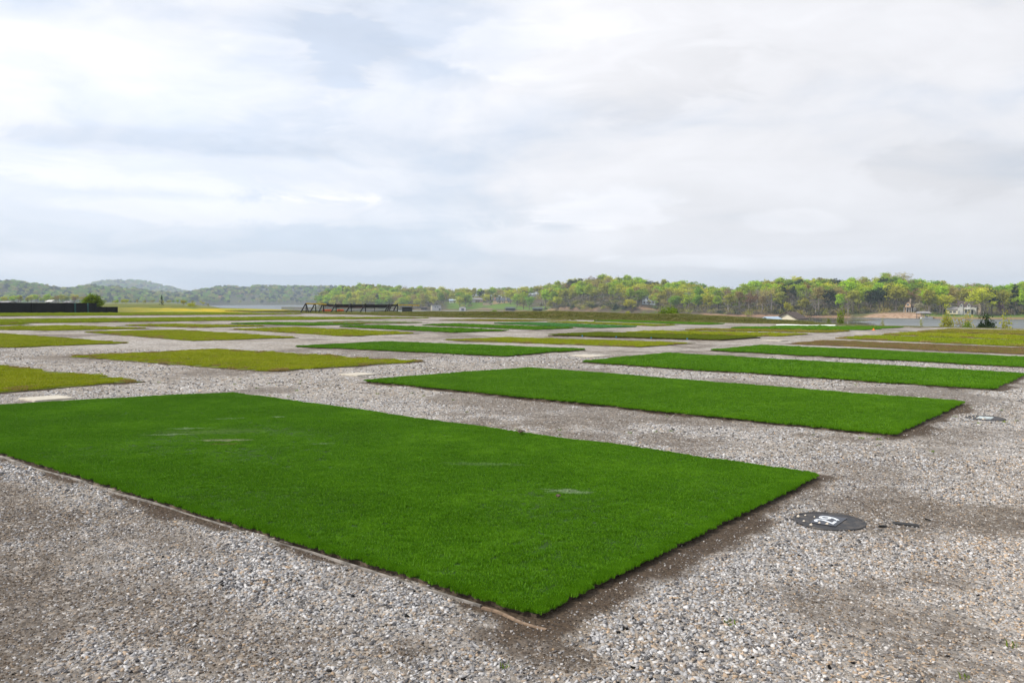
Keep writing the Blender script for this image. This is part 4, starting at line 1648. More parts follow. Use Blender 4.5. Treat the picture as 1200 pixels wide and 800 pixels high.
def shore_trees():
    rr = random.Random(2024)
    cand = []
    px = 376.0
    # jittered cover of the hillside, spacing by real metres
    rows = [0.03, 0.10, 0.18, 0.27, 0.37, 0.48, 0.60, 0.72, 0.84, 0.95]
    for ti, t0 in enumerate(rows):
        px = 374 + rr.uniform(0, 5)
        while px < 1245:
            t = t0 + rr.uniform(-.035, .035)
            D = float(interp(px, R_DIST) + t * interp(px, R_WIDE))
            if not cleared(px, t) and t > 0.012:
                cand.append((px, t, D))
            px += rr.uniform(6.2, 9.6) * F / D * (0.85 if t < .6 else 1.0)
    specials = [('dark', 1030, .16, 14.5, 1.15, 0), ('dark', 1020, .15, 13.5, 1.1, 0), ('dark', 1042, .19, 15, 1.0, 0), ('white', 1076, .06, 7, 1.2, 0), ('pink', 1172, .09, 8, .9, 0), ('rust', 945, .2, 18, 1.2, 0), ('lime', 985, .07, 12.5, 1.1, 0),
                ('lime', 1036, .95, 15.5, 1.3, 0), ('dark', 551, .38, 9, 1.0, 1), ('dark', 575, .40, 11, .8, 1), ('dark', 585, .42, 10, .8, 1), ('yellow', 598, .42, 16, 1.5, 1), ('green', 620, .08, 14, 1.25, 1), ('lime', 652, .34, 15, 1.0, 0),
                ('yellow', 670, .28, 11, .9, 0), ('lime', 1085, .1, 13, 1.0, 1), ('grey', 1098, .11, 11, 1.2, 2), ('yellow', 764, .26, 10, 1.1, 1), ('yellow', 922, .03, 9, .9, 0), ('grey', 1152, .06, 10, 1.6, 2), ('yellow', 927, .035, 6.5, .8, 0)]
    spec_words = {(1076): 'creamy white blossoming tree beside the tan cottage boat dock', 1172: 'mauve pink blossoming tree on the lawn shore right of the dormered house', 945: 'broad rusty brown tree high in the wood behind the cream boathouse',
                  1036: 'tall lime green tree topping the skyline above the sandy bank', 598: 'broad yellow green tree behind the long low house with chimneys', 620: 'full green tree at the water left of the bluff',
                  551: 'dark conifer left of the long low house, standing alone on the lawn', 764: 'small golden tree in front of the pale blue house', 922: 'slim pale yellow tree at the water behind the cream boathouse', 985: 'round lime green tree low on the dark shore left of the sandy point',
                  1085: 'tall lime green tree between the tan cottage and the dormered house', 1098: 'wide bare grey tree left of the dormered house', 1152: 'wide bare grey tree on the lawn right of the dormered house'}
    n_ind = 0
    for (k, px_, t, h, wsc, var) in specials:
        X, Y, Z = [float(q) for q in r_point(px_, t)]
        lb = spec_words.get(px_)
        g = None
        if lb is None:
            lb = WORD[k] + ' ' + region(px_)
            g = lb.replace('tree ', 'trees ', 1)
        tree(k, (X, Y, Z - .2), h, wsc, lb, g, var, rr)
        n_ind += 1
    # those that show largest: the nearest rows first
    cand.sort(key=lambda c: c[1] * 1.0 + (c[2] - 420) / 2600.0)
    ind = cand[:205]
    rest = cand[205:]
    for (px_, t, D) in ind:
        k = pick_kind(rr, px_, t)
        X, Y, Z = [float(q) for q in r_point(px_, t)]
        h = rr.uniform(11.5, 16.5) if t > .06 else rr.uniform(9, 14)
        if 850 < px_ < 1000 and t > .05:
            h *= 1.12
        lb = WORD[k] + ' ' + region(px_)
        tree(k, (X, Y, Z - .2), h, rr.uniform(1.1, 1.55), lb, lb.replace('tree ', 'trees ', 1), None, rr)
        n_ind += 1
    return rest, rr


rest, rr = shore_trees()
# joined trunk and crown as scatter source
def joined(kind, i):
    tm, cm = TREES[kind][i]
    bm = bmesh.new()
    bm.from_mesh(cm)
    nf = len(bm.faces)
    bm.from_mesh(tm)
    bm.faces.ensure_lookup_table()
    for f in bm.faces[nf:]:
        f.material_index = 1
    me = bpy.data.meshes.new('wood_tree')
    bm.to_mesh(me)
    bm.free()
    me.materials.append(LEAF[kind])
    me.materials.append(BARK)
    return bpy.data.objects.new('wood_tree', me)


KL = ['lime', 'yellow', 'green', 'olive', 'tan', 'dark', 'grey', 'rust']
WOOD = [joined(k, 0) for k in KL] + [joined(k, 1) for k in KL[:5]]


def wood_scatter(name, items, rr, hmin, hmax, label):
    pts, rot, size, pick = [], [], [], []
    for (X, Y, Z, k) in items:
        i = KL.index(k)
        if i < 5 and rr.random() < .5:
            i += 8
        h = rr.uniform(hmin, hmax)
        wv_ = h * rr.uniform(1.1, 1.6)
        pts.append((X, Y, Z - .3))
        rot.append((0, 0, rr.uniform(0, 6.28)))
        size.append((wv_, wv_, h))
        pick.append(i)
    o = scatter(name, WOOD, np.array(pts), np.array(rot), np.array(size), np.array(pick))
    o['label'] = label
    return o


items = []
for (px_, t, D) in rest:
    X, Y, Z = [float(q) for q in r_point(px_, t)]
    items.append((X, Y, Z, pick_kind(rr, px_, t)))
wood_scatter('far_shore_woods', items, rr, 11.5, 15.5, 'mixed spring woods filling the slope behind the far shore trees')
items = []
for k_ in range(2400):
    px_ = rr.uniform(-120, 398)
    t = rr.uniform(0.01, 1.02) if rr.random() < .7 else rr.uniform(.6, 1.0)
    if 268 < px_ < 300 and .02 < t < .35 and rr.random() < .85:
        continue
    X, Y, Z = [float(q) for q in l_point(px_, t)]
    kk = rr.choices(['green', 'olive', 'dark', 'tan', 'lime', 'grey', 'yellow'], [5, 3, 4, 1.2, .6, 1.2, .2])[0]
    items.append((X, Y, Z, kk))
wood_scatter('hazy_left_woods', items, rr, 11, 18, 'hazy blue woods on the distant hills at the left')
items = []
for k_ in range(1500):
    px_ = rr.uniform(45, 255)
    t = rr.uniform(0.0, 1.02)
    X, Y, Z = [float(q) for q in b_point(px_, t)]
    items.append((X, Y, Z, rr.choices(['green', 'olive', 'dark', 'tan'], [4, 4, 2, 1])[0]))
wood_scatter('remote_hill_woods', items, rr, 16, 24, 'pale blue woods covering the remote rounded hill')

# undergrowth along the far bank and on the bluff
def scrub():
    rr = random.Random(77)
    sp = []
    for kind in ('grey', 'olive', 'dark', 'tan'):
        V, Fc, tone = [], [], []
        for k in range(150):
            c = Vector((rr.gauss(0, .35), rr.gauss(0, .35), abs(rr.gauss(.35, .25))))
            s = rr.uniform(.05, .11)
            q = Vector((rr.gauss(0, 1), rr.gauss(0, 1), rr.gauss(.5, 1))).normalized().to_track_quat('Z', 'Y').to_matrix()
            e1, e2 = q @ Vector((s, 0, 0)), q @ Vector((0, s * .6, 0))
            b = len(V)
            V += [c - e1, c - e2, c + e1, c + e2]
            Fc.append((b, b + 1, b + 2, b + 3))
            tone += [rr.random()] * 4
        sp.append(bpy.data.objects.new('scrub', np_mesh('scrub', np.array([tuple(v) for v in V]), np.array(Fc), LEAF[kind], {'tone': ('FLOAT', np.array(tone))})))
    pts, rot, size, pick = [], [], [], []
    for k in range(2300):
        if k >= 1500:
            px_, t = rr.uniform(374, 1245), rr.uniform(.72, 1.04)
        elif k < 430:
            px_, t = rr.uniform(648, 745), rr.uniform(.02, .26)
        elif k < 1000:
            px_, t = rr.uniform(780, 1003), rr.uniform(.03, .3)
        else:
            px_, t = rr.uniform(378, 1240), rr.uniform(.02, .4)
            if cleared(px_, t):
                continue
        X, Y, Z = [float(q) for q in r_point(px_, t)]
        s = rr.uniform(1.6, 3.6) if k < 1500 else rr.uniform(3.5, 6.0)
        pts.append((X, Y, Z))
        rot.append((0, 0, rr.uniform(0, 6.28)))
        size.append((s * 1.3, s * 1.3, s))
        pick.append(rr.choices([0, 1, 2, 3], [1, 5, 2, 1] if k >= 1500 else [4, 2, 2, 2] if k >= 430 else [4, 2, 5, 1])[0])
    o = scatter('undergrowth', sp, np.array(pts), np.array(rot), np.array(size), np.array(pick))
    o['label'] = 'tangled undergrowth along the far bank and the bluff'


scrub()

# trees of the low land at the left, beyond the fence
def left_trees():
    rr = random.Random(9)
    row = []
    px_ = -40.0
    while px_ < 250:
        for Y0 in ((560, 640, 730) if px_ < 125 else (520, 620)):
            top = (345.5 if px_ < 112 else 351.5) + rr.uniform(-2.0, 3.0) + max(0, px_ - 170) * .035
            row.append((px_ + rr.uniform(-3, 3), top, Y0 + rr.uniform(-40, 40), rr.choices(['lime', 'yellow', 'olive', 'tan', 'grey', 'rust', 'green'], [3, 4, 3, 2.5, 2, .8, 1.5])[0], None))
        px_ += rr.uniform(7.5, 11.5)
    row += [(138, 350.5, 420, 'lime', 'rounded lime green tree just right of the black fence'), (148, 349.5, 430, 'yellow', 'rounded golden tree second right of the black fence'), (215, 354, 300, 'yellow', 'thin yellow sapling at the left end of the far lake water')]
    for (px_, top, Y, k, lab) in row:
        zt = CAMZ - (top - YH) / F * Y
        X = (px_ - 600) / F * Y
        z = gz(X, Y)
        h = max(2.5, zt - z)
        lb = lab or WORD[k] + ' ' + ('showing above the black fence' if px_ < 110 else 'in the loose row right of the black fence')
        tree(k, (X, Y, z - .1), h, rr.uniform(1.2, 1.7), lb, None if lab else lb.replace('tree ', 'trees ', 1), None, rr)
    # small conifer and flooded-edge saplings
    X = (190 - 600) / F * 190
    tree('dark', (X, 190, gz(X, 190) - .1), 2.6, 1.0, 'small dark conifer in the meadow right of the black fence', None, 1, rr)
    for (px_, Y, h, lb) in ((225, 240, 2.6, 'small yellow sapling by the water, leftmost of the meadow saplings'), (237, 240, 2.4, 'small yellow sapling by the water, second of the meadow saplings'), (323, 150, 1.9, 'little round green sapling at the left of the black steel frame'),
                             (298, 200, 1.2, 'low yellow sapling between the meadow and the far lake water'), (345, 140, 1.3, 'tan leafless sapling touching the left end of the steel frame')):
        X = (px_ - 600) / F * Y
        tree('lime' if 'green' in lb else ('tan' if 'tan' in lb else 'yellow'), (X, Y, gz(X, Y) - .05), h, 1.5, lb, None, 1, rr, 'sapling')


left_trees()


# shrubs along the edge of the field
def shrub_mesh(kind, seed, dens, stems, upright):
    r = random.Random(seed)
    mb = MB()
    tips = []
    for k in range(stems):
        a = r.uniform(0, 6.28)
        o = r.uniform(.1, .5) * (0.5 if upright else 1)
        e = Vector((math.cos(a) * o, math.sin(a) * o, r.uniform(.72, 1.0) * (1 - 1.6 * o * o)))
        m_ = Vector((e.x * .45, e.y * .45, e.z * .55))
        mb.tube([(r.uniform(-.05, .05), r.uniform(-.05, .05), 0), m_, e], [.014, .009, .003], 5, cap=False)
        tips += [m_, (m_ + e) / 2, e]
        for q in range(3):
            e2 = m_ + (e - m_) * r.random() + Vector((r.uniform(-.2, .2), r.uniform(-.2, .2), r.uniform(0, .2)))
            mb.tube([m_ + (e - m_) * .2, e2], [.005, .002], 4, cap=False)
            tips.append(e2)
    V, Fc, tone = [], [], []
    for t_ in tips:
        tn = r.random()
        for k in range(dens):
            c = t_ + Vector((r.gauss(0, .07), r.gauss(0, .07), r.gauss(0, .07)))
            if c.z < .03:
                continue
            s = r.uniform(.022, .045)
            q = Vector((r.gauss(0, 1), r.gauss(0, 1), r.gauss(.4, 1))).normalized().to_track_quat('Z', 'Y').to_matrix()
            e1, e2 = q @ Vector((s, 0, 0)), q @ Vector((0, s * .55, 0))
            b = len(V)
            V += [c - e1, c - e2, c + e1, c + e2]
            Fc.append((b, b + 1, b + 2, b + 3))
            tone += [tn] * 4
    return mb.mesh('stem', BARK), np_mesh('foliage', np.array([tuple(v) for v in V]), np.array(Fc), LEAF[kind], {'tone': ('FLOAT', np.array(tone))})


def shrub(px_, base, top, wpx, Y, kind, dens, stems, label, upright=False, seed=1):
    X = (px_ - 600) / F * Y
    z = gz(X, Y)
    zt = CAMZ - (top - YH) / F * Y
    h = max(.3, zt - z)
    wd = wpx / F * Y
    root = empty('shrub', (X, Y, z - .03), label, 'shrub', 0, None)
    root.scale = (wd, wd, h)
    a, b = shrub_mesh(kind, seed, dens, stems, upright)
    link('stem', a, root)
    link('foliage', b, root)


shrub(109, 362, 346.5, 25, 92, 'bush', 44, 30, 'bushy dark green bush rising behind the low end of the black fence', False, 2)
shrub(783, 369, 361, 23, 92, 'bush', 34, 26, 'rounded bright green bush alone on top of the grass dyke', False, 3)
shrub(985, 380, 363, 15, 80, 'bush', 12, 9, 'slender lime green sapling on the field edge right of the boathouse', True, 4)
shrub(972, 380, 374, 10, 79, 'bush', 14, 8, 'tiny bright green shrub right of the boathouse, shorter than the sapling', True, 5)
shrub(1035, 383, 373, 8, 77, 'olive', 6, 7, 'thin yellowish upright shrub at the water below the sandy bank', True, 6)
shrub(1080, 383, 374, 9, 77, 'olive', 4, 8, 'wispy nearly bare shrub by the water between the other lakeside shrubs', True, 7)
shrub(1110, 385, 372, 16, 77, 'olive', 24, 20, 'dense yellow green shrub, largest leafy one left of the dark bush', False, 8)
shrub(1131, 386, 366, 26, 77, 'tan', 6, 16, 'tall sparse tan shrub with open twigs against the lake', False, 9)
shrub(1154, 386, 375.5, 19, 76, 'dark', 60, 34, 'compact dark green bush in front of the bright lake water', False, 10)
shrub(1134, 386, 379, 14, 75, 'bush', 40, 20, 'low dark green shrub at the foot of the tall sparse one', False, 11)
shrub(1178, 387, 366, 30, 77, 'olive', 5, 18, 'tall sparse twiggy shrub right of the dark green bush', False, 12)
shrub(737, 368, 364.5, 12, 90, 'olive', 20, 10, 'small yellowish clump on the crest of the grass dyke', False, 13)
shrub(579, 366, 362.5, 8, 95, 'green', 20, 10, 'small green clump on the dyke crest near the centre', False, 14)


# ------------------------------------------------------------------ buildings on the far shore
WALL = {
    'cream': plain('cream_siding', (0.62, 0.56, 0.42), 0.8, 0.08, 0.6), 'white': plain('white_siding', (0.48, 0.47, 0.45), 0.8, 0.06, 0.6), 'tan': plain('tan_siding', (0.50, 0.34, 0.20), 0.8, 0.1, 0.6),
    'grey': plain('grey_siding', (0.33, 0.32, 0.32), 0.8, 0.1, 0.6), 'blue': plain('pale_blue_siding', (0.48, 0.54, 0.60), 0.8, 0.08, 0.6), 'brick': plain('brick', (0.36, 0.20, 0.13), 0.85, 0.2, 1.5), 'stone': plain('stone', (0.38, 0.30, 0.22), 0.9, 0.3, 2.0),
    'dark': plain('dark_timber', (0.07, 0.06, 0.05), 0.8, 0.2, 1.0)}
ROOF = {'brown': plain('brown_roof', (0.075, 0.055, 0.045), 0.85, 0.25, 1.5), 'slate': plain('slate_roof', (0.075, 0.085, 0.10), 0.8, 0.2, 1.5), 'red': plain('red_roof', (0.45, 0.14, 0.09), 0.8, 0.15, 1.5),
        'metal': plain('metal_roof', (0.30, 0.38, 0.46), 0.45, 0.1, 1.5), 'grey': plain('grey_roof', (0.22, 0.21, 0.21), 0.85, 0.2, 1.5)}
GLASS = plain('window_glass', (0.03, 0.035, 0.045), 0.1, 0.1, 1, 0.6)
TRIM = plain('white_trim', (0.56, 0.55, 0.53), 0.7, 0.05)


def gable(root, w_, d_, h_, rh, wall, roof, off=(0, 0, 0), axis='x', over=.35):
    """walls with gables plus a roof with thickness; ridge along axis"""
    ox, oy, oz = off
    hw, hd = w_ / 2, d_ / 2
    if axis == 'x':
        v = [(-hw, -hd, -2), (hw, -hd, -2), (hw, hd, -2), (-hw, hd, -2), (-hw, -hd, h_), (hw, -hd, h_), (hw, hd, h_), (-hw, hd, h_), (-hw, 0, h_ + rh), (hw, 0, h_ + rh)]
        f = [(0, 1, 5, 4), (2, 3, 7, 6), (1, 2, 6, 9, 5), (3, 0, 4, 8, 7)]
        sl = rh / hd
        rp = [[(-hw - over, -hd - over, h_ - over * sl), (hw + over, -hd - over, h_ - over * sl), (hw + over, 0, h_ + rh), (-hw - over, 0, h_ + rh)],
              [(hw + over, hd + over, h_ - over * sl), (-hw - over, hd + over, h_ - over * sl), (-hw - over, 0, h_ + rh), (hw + over, 0, h_ + rh)]]
    else:
        v = [(-hw, -hd, -2), (hw, -hd, -2), (hw, hd, -2), (-hw, hd, -2), (-hw, -hd, h_), (hw, -hd, h_), (hw, hd, h_), (-hw, hd, h_), (0, -hd, h_ + rh), (0, hd, h_ + rh)]
        f = [(0, 1, 5, 8, 4), (2, 3, 7, 9, 6), (1, 2, 6, 5), (3, 0, 4, 7)]
        sl = rh / hw
        rp = [[(-hw - over, hd + over, h_ - over * sl), (-hw - over, -hd - over, h_ - over * sl), (0, -hd - over, h_ + rh), (0, hd + over, h_ + rh)],
              [(hw + over, -hd - over, h_ - over * sl), (hw + over, hd + over, h_ - over * sl), (0, hd + over, h_ + rh), (0, -hd - over, h_ + rh)]]
    mv = lambda L_: [(a + ox, b + oy, c + oz) for a, b, c in L_]
    MB().add(mv(v), f).build('wall', wall, root)
    rb = MB()
    for q in rp:
        lo = [(a, b, c + .02) for a, b, c in q]
        hi = [(a, b, c + .24) for a, b, c in q]
        rb.add(mv(lo + hi), [(3, 2, 1, 0), (4, 5, 6, 7), (0, 1, 5, 4), (1, 2, 6, 5), (2, 3, 7, 6), (3, 0, 4, 7)])
    return rb.build('roof', roof, root)


def window(root, x, y, z, w_, h_, frame=None, side=False):
    """window standing 5 cm proud of a wall facing -y (or -x when side)"""
    b = MB()
    t = .12
    for (cx, cz, sx, sz) in ((x, z + h_ / 2 + t / 2, w_ + 2 * t, t), (x, z - h_ / 2 - t / 2, w_ + 2 * t, t), (x - w_ / 2 - t / 2, z, t, h_), (x + w_ / 2 + t / 2, z, t, h_), (x, z, .06, h_)):
        b.box((cx, y - .03, cz), (sx, .08, sz))
    o = b.build('window', frame or TRIM, root)
    MB().box((x, y - .005, z), (w_, .03, h_)).build('pane', GLASS, o)
    if side:
        for q in (o,):
            q.rotation_euler = (0, 0, -math.pi / 2)
    return o


def door(root, x, y, z0, w_=1.0, h_=2.1, m=None):
    o = MB().box((x, y - .03, z0 + h_ / 2), (w_, .08, h_)).build('door', m or WALL['dark'], root)
    MB().box((x + w_ * .35, y - .09, z0 + h_ * .48), (.06, .06, .12)).build('handle', TRIM, o)
    return o


def chimney(roof, x, y, z0, z1, w_, m):
    b = MB()
    b.box((x, y, (z0 + z1) / 2), (w_, w_, z1 - z0))
    b.box((x, y, z1 + .08), (w_ * 1.25, w_ * 1.25, .16))
    return b.build('chimney', m, roof)


def site(px_, base, label, cat='house', fn=r_point, name='house', rz=0.0, t=None):
    t = solve_t(px_, base, fn) if t is None else t
    X, Y, Z = [float(q) for q in fn(np.array(px_), np.array(t))]
    zz = CAMZ - (base - YH) / F * Y
    zz = min(max(zz, Z - .6), Z + 1.2)
    # facing the camera
    yaw = -math.atan2(X, Y) + rz
    return empty(name, (X, Y, zz), label, cat, yaw), Y / F        # metres per pixel there


# tan gabled cottage
root, s = site(1066, 364.5, 'tan gabled cottage with brown roof and white porch above the sandy bank')
gable(root, 10.5 * s * 1.0, 6, 2.6, 1.2, WALL['dark'], ROOF['brown'], (2.6 * s, 1.5, 0))
rf = gable(root, 6.2 * s, 7, 3.6, 1.9, WALL['tan'], ROOF['brown'], (-2.2 * s, .0, 0), 'y')
window(root, -2.2 * s, -3.5, 3.6, 1.0, 1.0)
b = MB()
b.box((-1 * s, -4.6, 2.15), (12 * s, 2.2, .18))
b.build('porch_roof', ROOF['brown'], root)
for k in range(5):
    MB().box((-6.2 * s + k * 2.6 * s, -5.5, .5), (.18, .18, 3.1)).build('post', TRIM, root)
window(root, -1 * s, -3.5, 1.2, 1.1, 1.2)
door(root, -3 * s, -3.5, -.2)
window(root, 5 * s, -1.5, 1.3, 1.0, 1.1)
chimney(rf, 0.2 * s, 2, 3.5, 6.6, .8, WALL['stone'])

# white dormered house with stone chimney
root, s = site(1133, 368.0, 'big white house with dormers, brown roof and tall stone chimney above the lawn')
rf = gable(root, 19 * s, 8, 4.2, 2.6, WALL['white'], ROOF['brown'], (0, 0, 0))
for x_, hh in ((-6 * s, 0), (1.5 * s, 0)):
    dr = gable(root, 3.6 * s, 4.0, 4.9, 1.1, WALL['white'], ROOF['brown'], (x_, -2.6, 0), 'y', .2)
    window(root, x_, -4.6, 4.6, .9, 1.1)
for x_ in (-7.5 * s, -4.5 * s, -1.5 * s, 2.5 * s):
    window(root, x_, -4.75 if False else -4.6, 2.3, .9, 1.2) if x_ in (-7.5 * s, 2.5 * s) and False else window(root, x_, -4.02, 1.3, 1.0, 1.4)
door(root, 5.6 * s, -4.02, 0)
b = MB()
b.box((2 * s, -5.2, 2.75), (10 * s, 2.2, .14))
b.build('deck', TRIM, root)
b = MB()
b.bar((-3 * s, -6.2, 3.6), (7 * s, -6.2, 3.6), .1)
for k in range(16):
    b.bar((-3 * s + k * 10 * s / 15, -6.2, 2.8), (-3 * s + k * 10 * s / 15, -6.2, 3.6), .05)
b.build('railing', TRIM, root)
for k in range(4):
    MB().box((-3 * s + k * 3.3 * s, -6.2, 1.0), (.2, .2, 3.4)).build('post', TRIM, root)
gable(root, 12 * s, 6, 2.4, 1.4, WALL['cream'], ROOF['grey'], (-15 * s, 1, 0))
window(root, -17 * s, -2.02, 1.2, 1.2, 1.0)
window(root, -13 * s, -2.02, 1.2, 1.2, 1.0)
ch = MB()
ch.box((9.6 * s + .9, -2.2, 2.6), (2.2, 2.0, 8.6))
ch.box((9.6 * s + .9, -2.2, 7.05), (2.5, 2.3, .3))
ch.build('chimney', WALL['stone'], root)

# boat dock beside the cottage
root, s = site(1082, 372.0, 'open dark roofed boat dock at the water below the tan cottage', 'boat dock', r_point, 'boat_dock', 0, -0.005)
for k in range(4):
    for j in (-1, 1):
        MB().box((-7 * s + k * 4.6 * s, j * 1.8, .9), (.22, .22, 3.8)).build('post', WALL['dark'], root)
b = MB()
b.add([(-8.5 * s, -2.6, 2.6), (8.5 * s, -2.6, 2.6), (8.5 * s, 2.6, 2.6), (-8.5 * s, 2.6, 2.6), (-6 * s, 0, 3.5), (6 * s, 0, 3.5)], [(0, 1, 5, 4), (1, 2, 5), (2, 3, 4, 5), (3, 0, 4), (3, 2, 1, 0)])
b.build('roof', ROOF['grey'], root)
MB().box((0, 0, .35), (17 * s, 4.2, .2)).build('deck', WALL['dark'], root)


def boat(px_, Y, ln, label):
    X = (px_ - 600) / F * Y
    root = empty('motor_boat', (X, Y, LAKE_Z + .1), label, 'boat')
    n = 12
    V, Fc = [], []
    for i in range(n):
        t = i / (n - 1)
        w_ = .95 * math.sin(min(1, (1 - t) * 1.8 + .02) * math.pi / 2)
        x = (t - .5) * ln
        V += [(x, -w_, .75 + .2 * t), (x, -w_ * .7, -.1), (x, w_ * .7, -.1), (x, w_, .75 + .2 * t)]
    for i in range(n - 1):
        for j in range(3):
            Fc.append((i * 4 + j, (i + 1) * 4 + j, (i + 1) * 4 + j + 1, i * 4 + j + 1))
        Fc.append((i * 4 + 3, (i + 1) * 4 + 3, (i + 1) * 4, i * 4))
    Fc.append((3, 2, 1, 0))
    MB().add(V, Fc).build('hull', TRIM, root)
    MB().add([(-.6, -.7, .8), (.5, -.6, .8), (.5, .6, .8), (-.6, .7, .8), (-.7, -.6, 1.35), (.1, -.5, 1.35), (.1, .5, 1.35), (-.7, .6, 1.35)],
             [(4, 5, 6, 7), (0, 1, 5, 4), (1, 2, 6, 5), (2, 3, 7, 6), (3, 0, 4, 7)]).build('windscreen', GLASS, root)
    return root


boat(1086, 428, 6, 'white motor boat moored under the dark roofed dock')

# pale blue house on the bluff
root, s = site(760, 356.5, 'pale blue house half hidden by a golden tree on top of the bluff')
rf = gable(root, 15 * s, 8, 5.0, 1.9, WALL['blue'], ROOF['slate'])
for x_ in (-5 * s, -1.5 * s, 2 * s, 5.2 * s):
    window(root, x_, -4.02, 1.5, 1.1, 1.4)
    window(root, x_, -4.02, 4.0, 1.1, 1.2)
door(root, 0.4 * s, -4.02, 0)
chimney(rf, 3 * s, 1, 5, 8, .9, WALL['brick'])

# dark roofed house with white gable
root, s = site(624, 351.5, 'dark roofed house with a small white gable left of the bluff')
rf = gable(root, 16 * s, 8, 3.0, 2.2, WALL['grey'], ROOF['slate'], (-3 * s, 1, 0))
gable(root, 5 * s, 6, 2.4, 1.4, WALL['white'], ROOF['slate'], (4 * s, -1.5, 0), 'y')
window(root, 4 * s, -4.52, 1.4, 1.2, 1.2)
for x_ in (-8 * s, -4 * s, 0):
    window(root, x_, -3.02, 1.6, 1.2, 1.2)
door(root, -2 * s, -3.02, 0)

# long low house with two chimneys
root, s = site(589, 355.0, 'long low house with dark hipped roof and two chimneys on the lawn')
rf = gable(root, 22 * s, 9, 2.8, 2.4, WALL['tan'], ROOF['slate'])
chimney(rf, -9 * s, -3.6, 0, 6.2, 1.4, WALL['brick'])
chimney(rf, 4 * s, -3.6, 0, 6.6, 1.4, WALL['stone'])
for x_ in (-6 * s, -3 * s, 0, 7 * s, 9.5 * s):
    window(root, x_, -4.52, 1.4, 1.5, 1.3)
door(root, 2 * s, -4.52, -.4)
root, s = site(572, 357.5, 'pale retaining wall on the slope below the long low house', 'wall', r_point, 'retaining_wall')
b = MB()
b.box((0, 0, .6), (12 * s, .6, 3.2))
b.build('wall_face', WALL['stone'], root)
MB().box((0, 0, 2.28), (12.4 * s, .8, .16)).build('coping', PALE, root)

# orange tan house
root, s = site(560, 354.0, 'orange brick house with pale roof beside dark conifers')
rf = gable(root, 12 * s, 8, 2.8, 1.7, WALL['brick'], ROOF['grey'])
gable(root, 3.5 * s, 5, 2.2, 1.0, WALL['white'], ROOF['grey'], (-4.5 * s, -3, 0), 'y')
for x_ in (-1 * s, 2 * s, 4.5 * s):
    window(root, x_, -4.02, 1.4, 1.2, 1.2)
door(root, .5 * s, -4.02, -.3)
chimney(rf, 2 * s, 0, 3, 5.4, .8, WALL['brick'])

# white and blue cottage further up the slope at the left of the lawn
root, s = site(531, 354.6, 'small white cottage with blue roof at the top left of the lawn')
rf = gable(root, 9 * s, 6, 2.3, 1.3, WALL['white'], ROOF['metal'])
for x_ in (-2.5 * s, 0.2 * s, 2.7 * s):
    window(root, x_, -3.02, 1.2, 1.1, 1.0)
door(root, 1.6 * s, -3.02, -.3)

# square grey waterside building
root, s = site(511, 363.5, 'square grey waterside building with flat roof and light end wall', 'building', r_point, 'building')
w_ = 12 * s
MB().box((0, 0, 1.5), (w_, 7, 7)).build('wall', WALL['grey'], root)
MB().box((0, 0, 5.1), (w_ + .6, 7.6, .3)).build('roof', ROOF['grey'], root)
MB().box((-w_ / 2 + .7, -3.53, 1.5), (1.5, .12, 6.9)).build('end_panel', WALL['cream'], root)
for x_ in (-.5, 1.8):
    window(root, x_, -3.52, 3.2, 1.3, 1.3)
door(root, 3.6, -3.52, -.4, 1.8, 2.4)

# white arched boat shed
root, s = site(542, 363.6, 'small white boat shed with arched roof at the waterline', 'boat shed', r_point, 'boat_shed')
n = 10
V = []
for y_ in (-3, 3):
    V += [(-4 * s, y_, -1.5), (-4 * s, y_, 1.9)] + [(-4 * s * math.cos(math.pi * k / n), y_, 1.9 + 1.6 * math.sin(math.pi * k / n)) for k in range(1, n)] + [(4 * s, y_, 1.9), (4 * s, y_, -1.5)]
m_ = len(V) // 2
MB().add(V, [tuple(range(m_))] + [tuple(range(2 * m_ - 1, m_ - 1, -1))]).build('wall', WALL['white'], root)
MB().add([(v[0] * 1.04, v[1] * 1.06, v[2] * (1.02) + .03) for v in V], [(k, k + 1, m_ + k + 1, m_ + k) for k in range(1, m_ - 2)]).build('roof', ROOF['metal'], root)
door(root, 0.2, -3.02, -.5, 2.6, 2.5, ROOF['slate'])


def dock(px_, base, wpx, label, roofc, seed):
    root, s = site(px_, base, label, 'boat dock', r_point, 'boat_dock', 0, -0.003)
    root.location.z = LAKE_Z + .2
    w_ = wpx * s
    for k in range(4):
        for j in (-1, 1):
            MB().box((-w_ / 2 + .4 + k * (w_ - .8) / 3, j * 2.0, .7), (.25, .25, 4.2)).build('post', WALL['dark'], root)
    MB().box((0, 0, .3), (w_, 4.6, .22)).build('deck', WALL['stone'], root)
    b = MB()
    b.add([(-w_ / 2 - .4, -2.8, 2.7), (w_ / 2 + .4, -2.8, 2.7), (w_ / 2 + .4, 2.8, 2.7), (-w_ / 2 - .4, 2.8, 2.7), (-w_ / 2 + 1, 0, 3.7), (w_ / 2 - 1, 0, 3.7)], [(0, 1, 5, 4), (1, 2, 5), (2, 3, 4, 5), (3, 0, 4), (3, 2, 1, 0)])
    b.build('roof', roofc, root)
    MB().box((0, 1.9, 1.4), (w_ * .8, .15, 2.2)).build('back_wall', WALL['dark'], root)


dock(598, 364.5, 14, 'dark covered boat dock at the waterline below the long low house', ROOF['slate'], 1)
dock(630, 364.5, 13, 'dark covered boat dock just left of the bluff', ROOF['slate'], 2)
dock(497, 363, 8, 'small tan topped dock left of the square grey building', ROOF['brown'], 3)

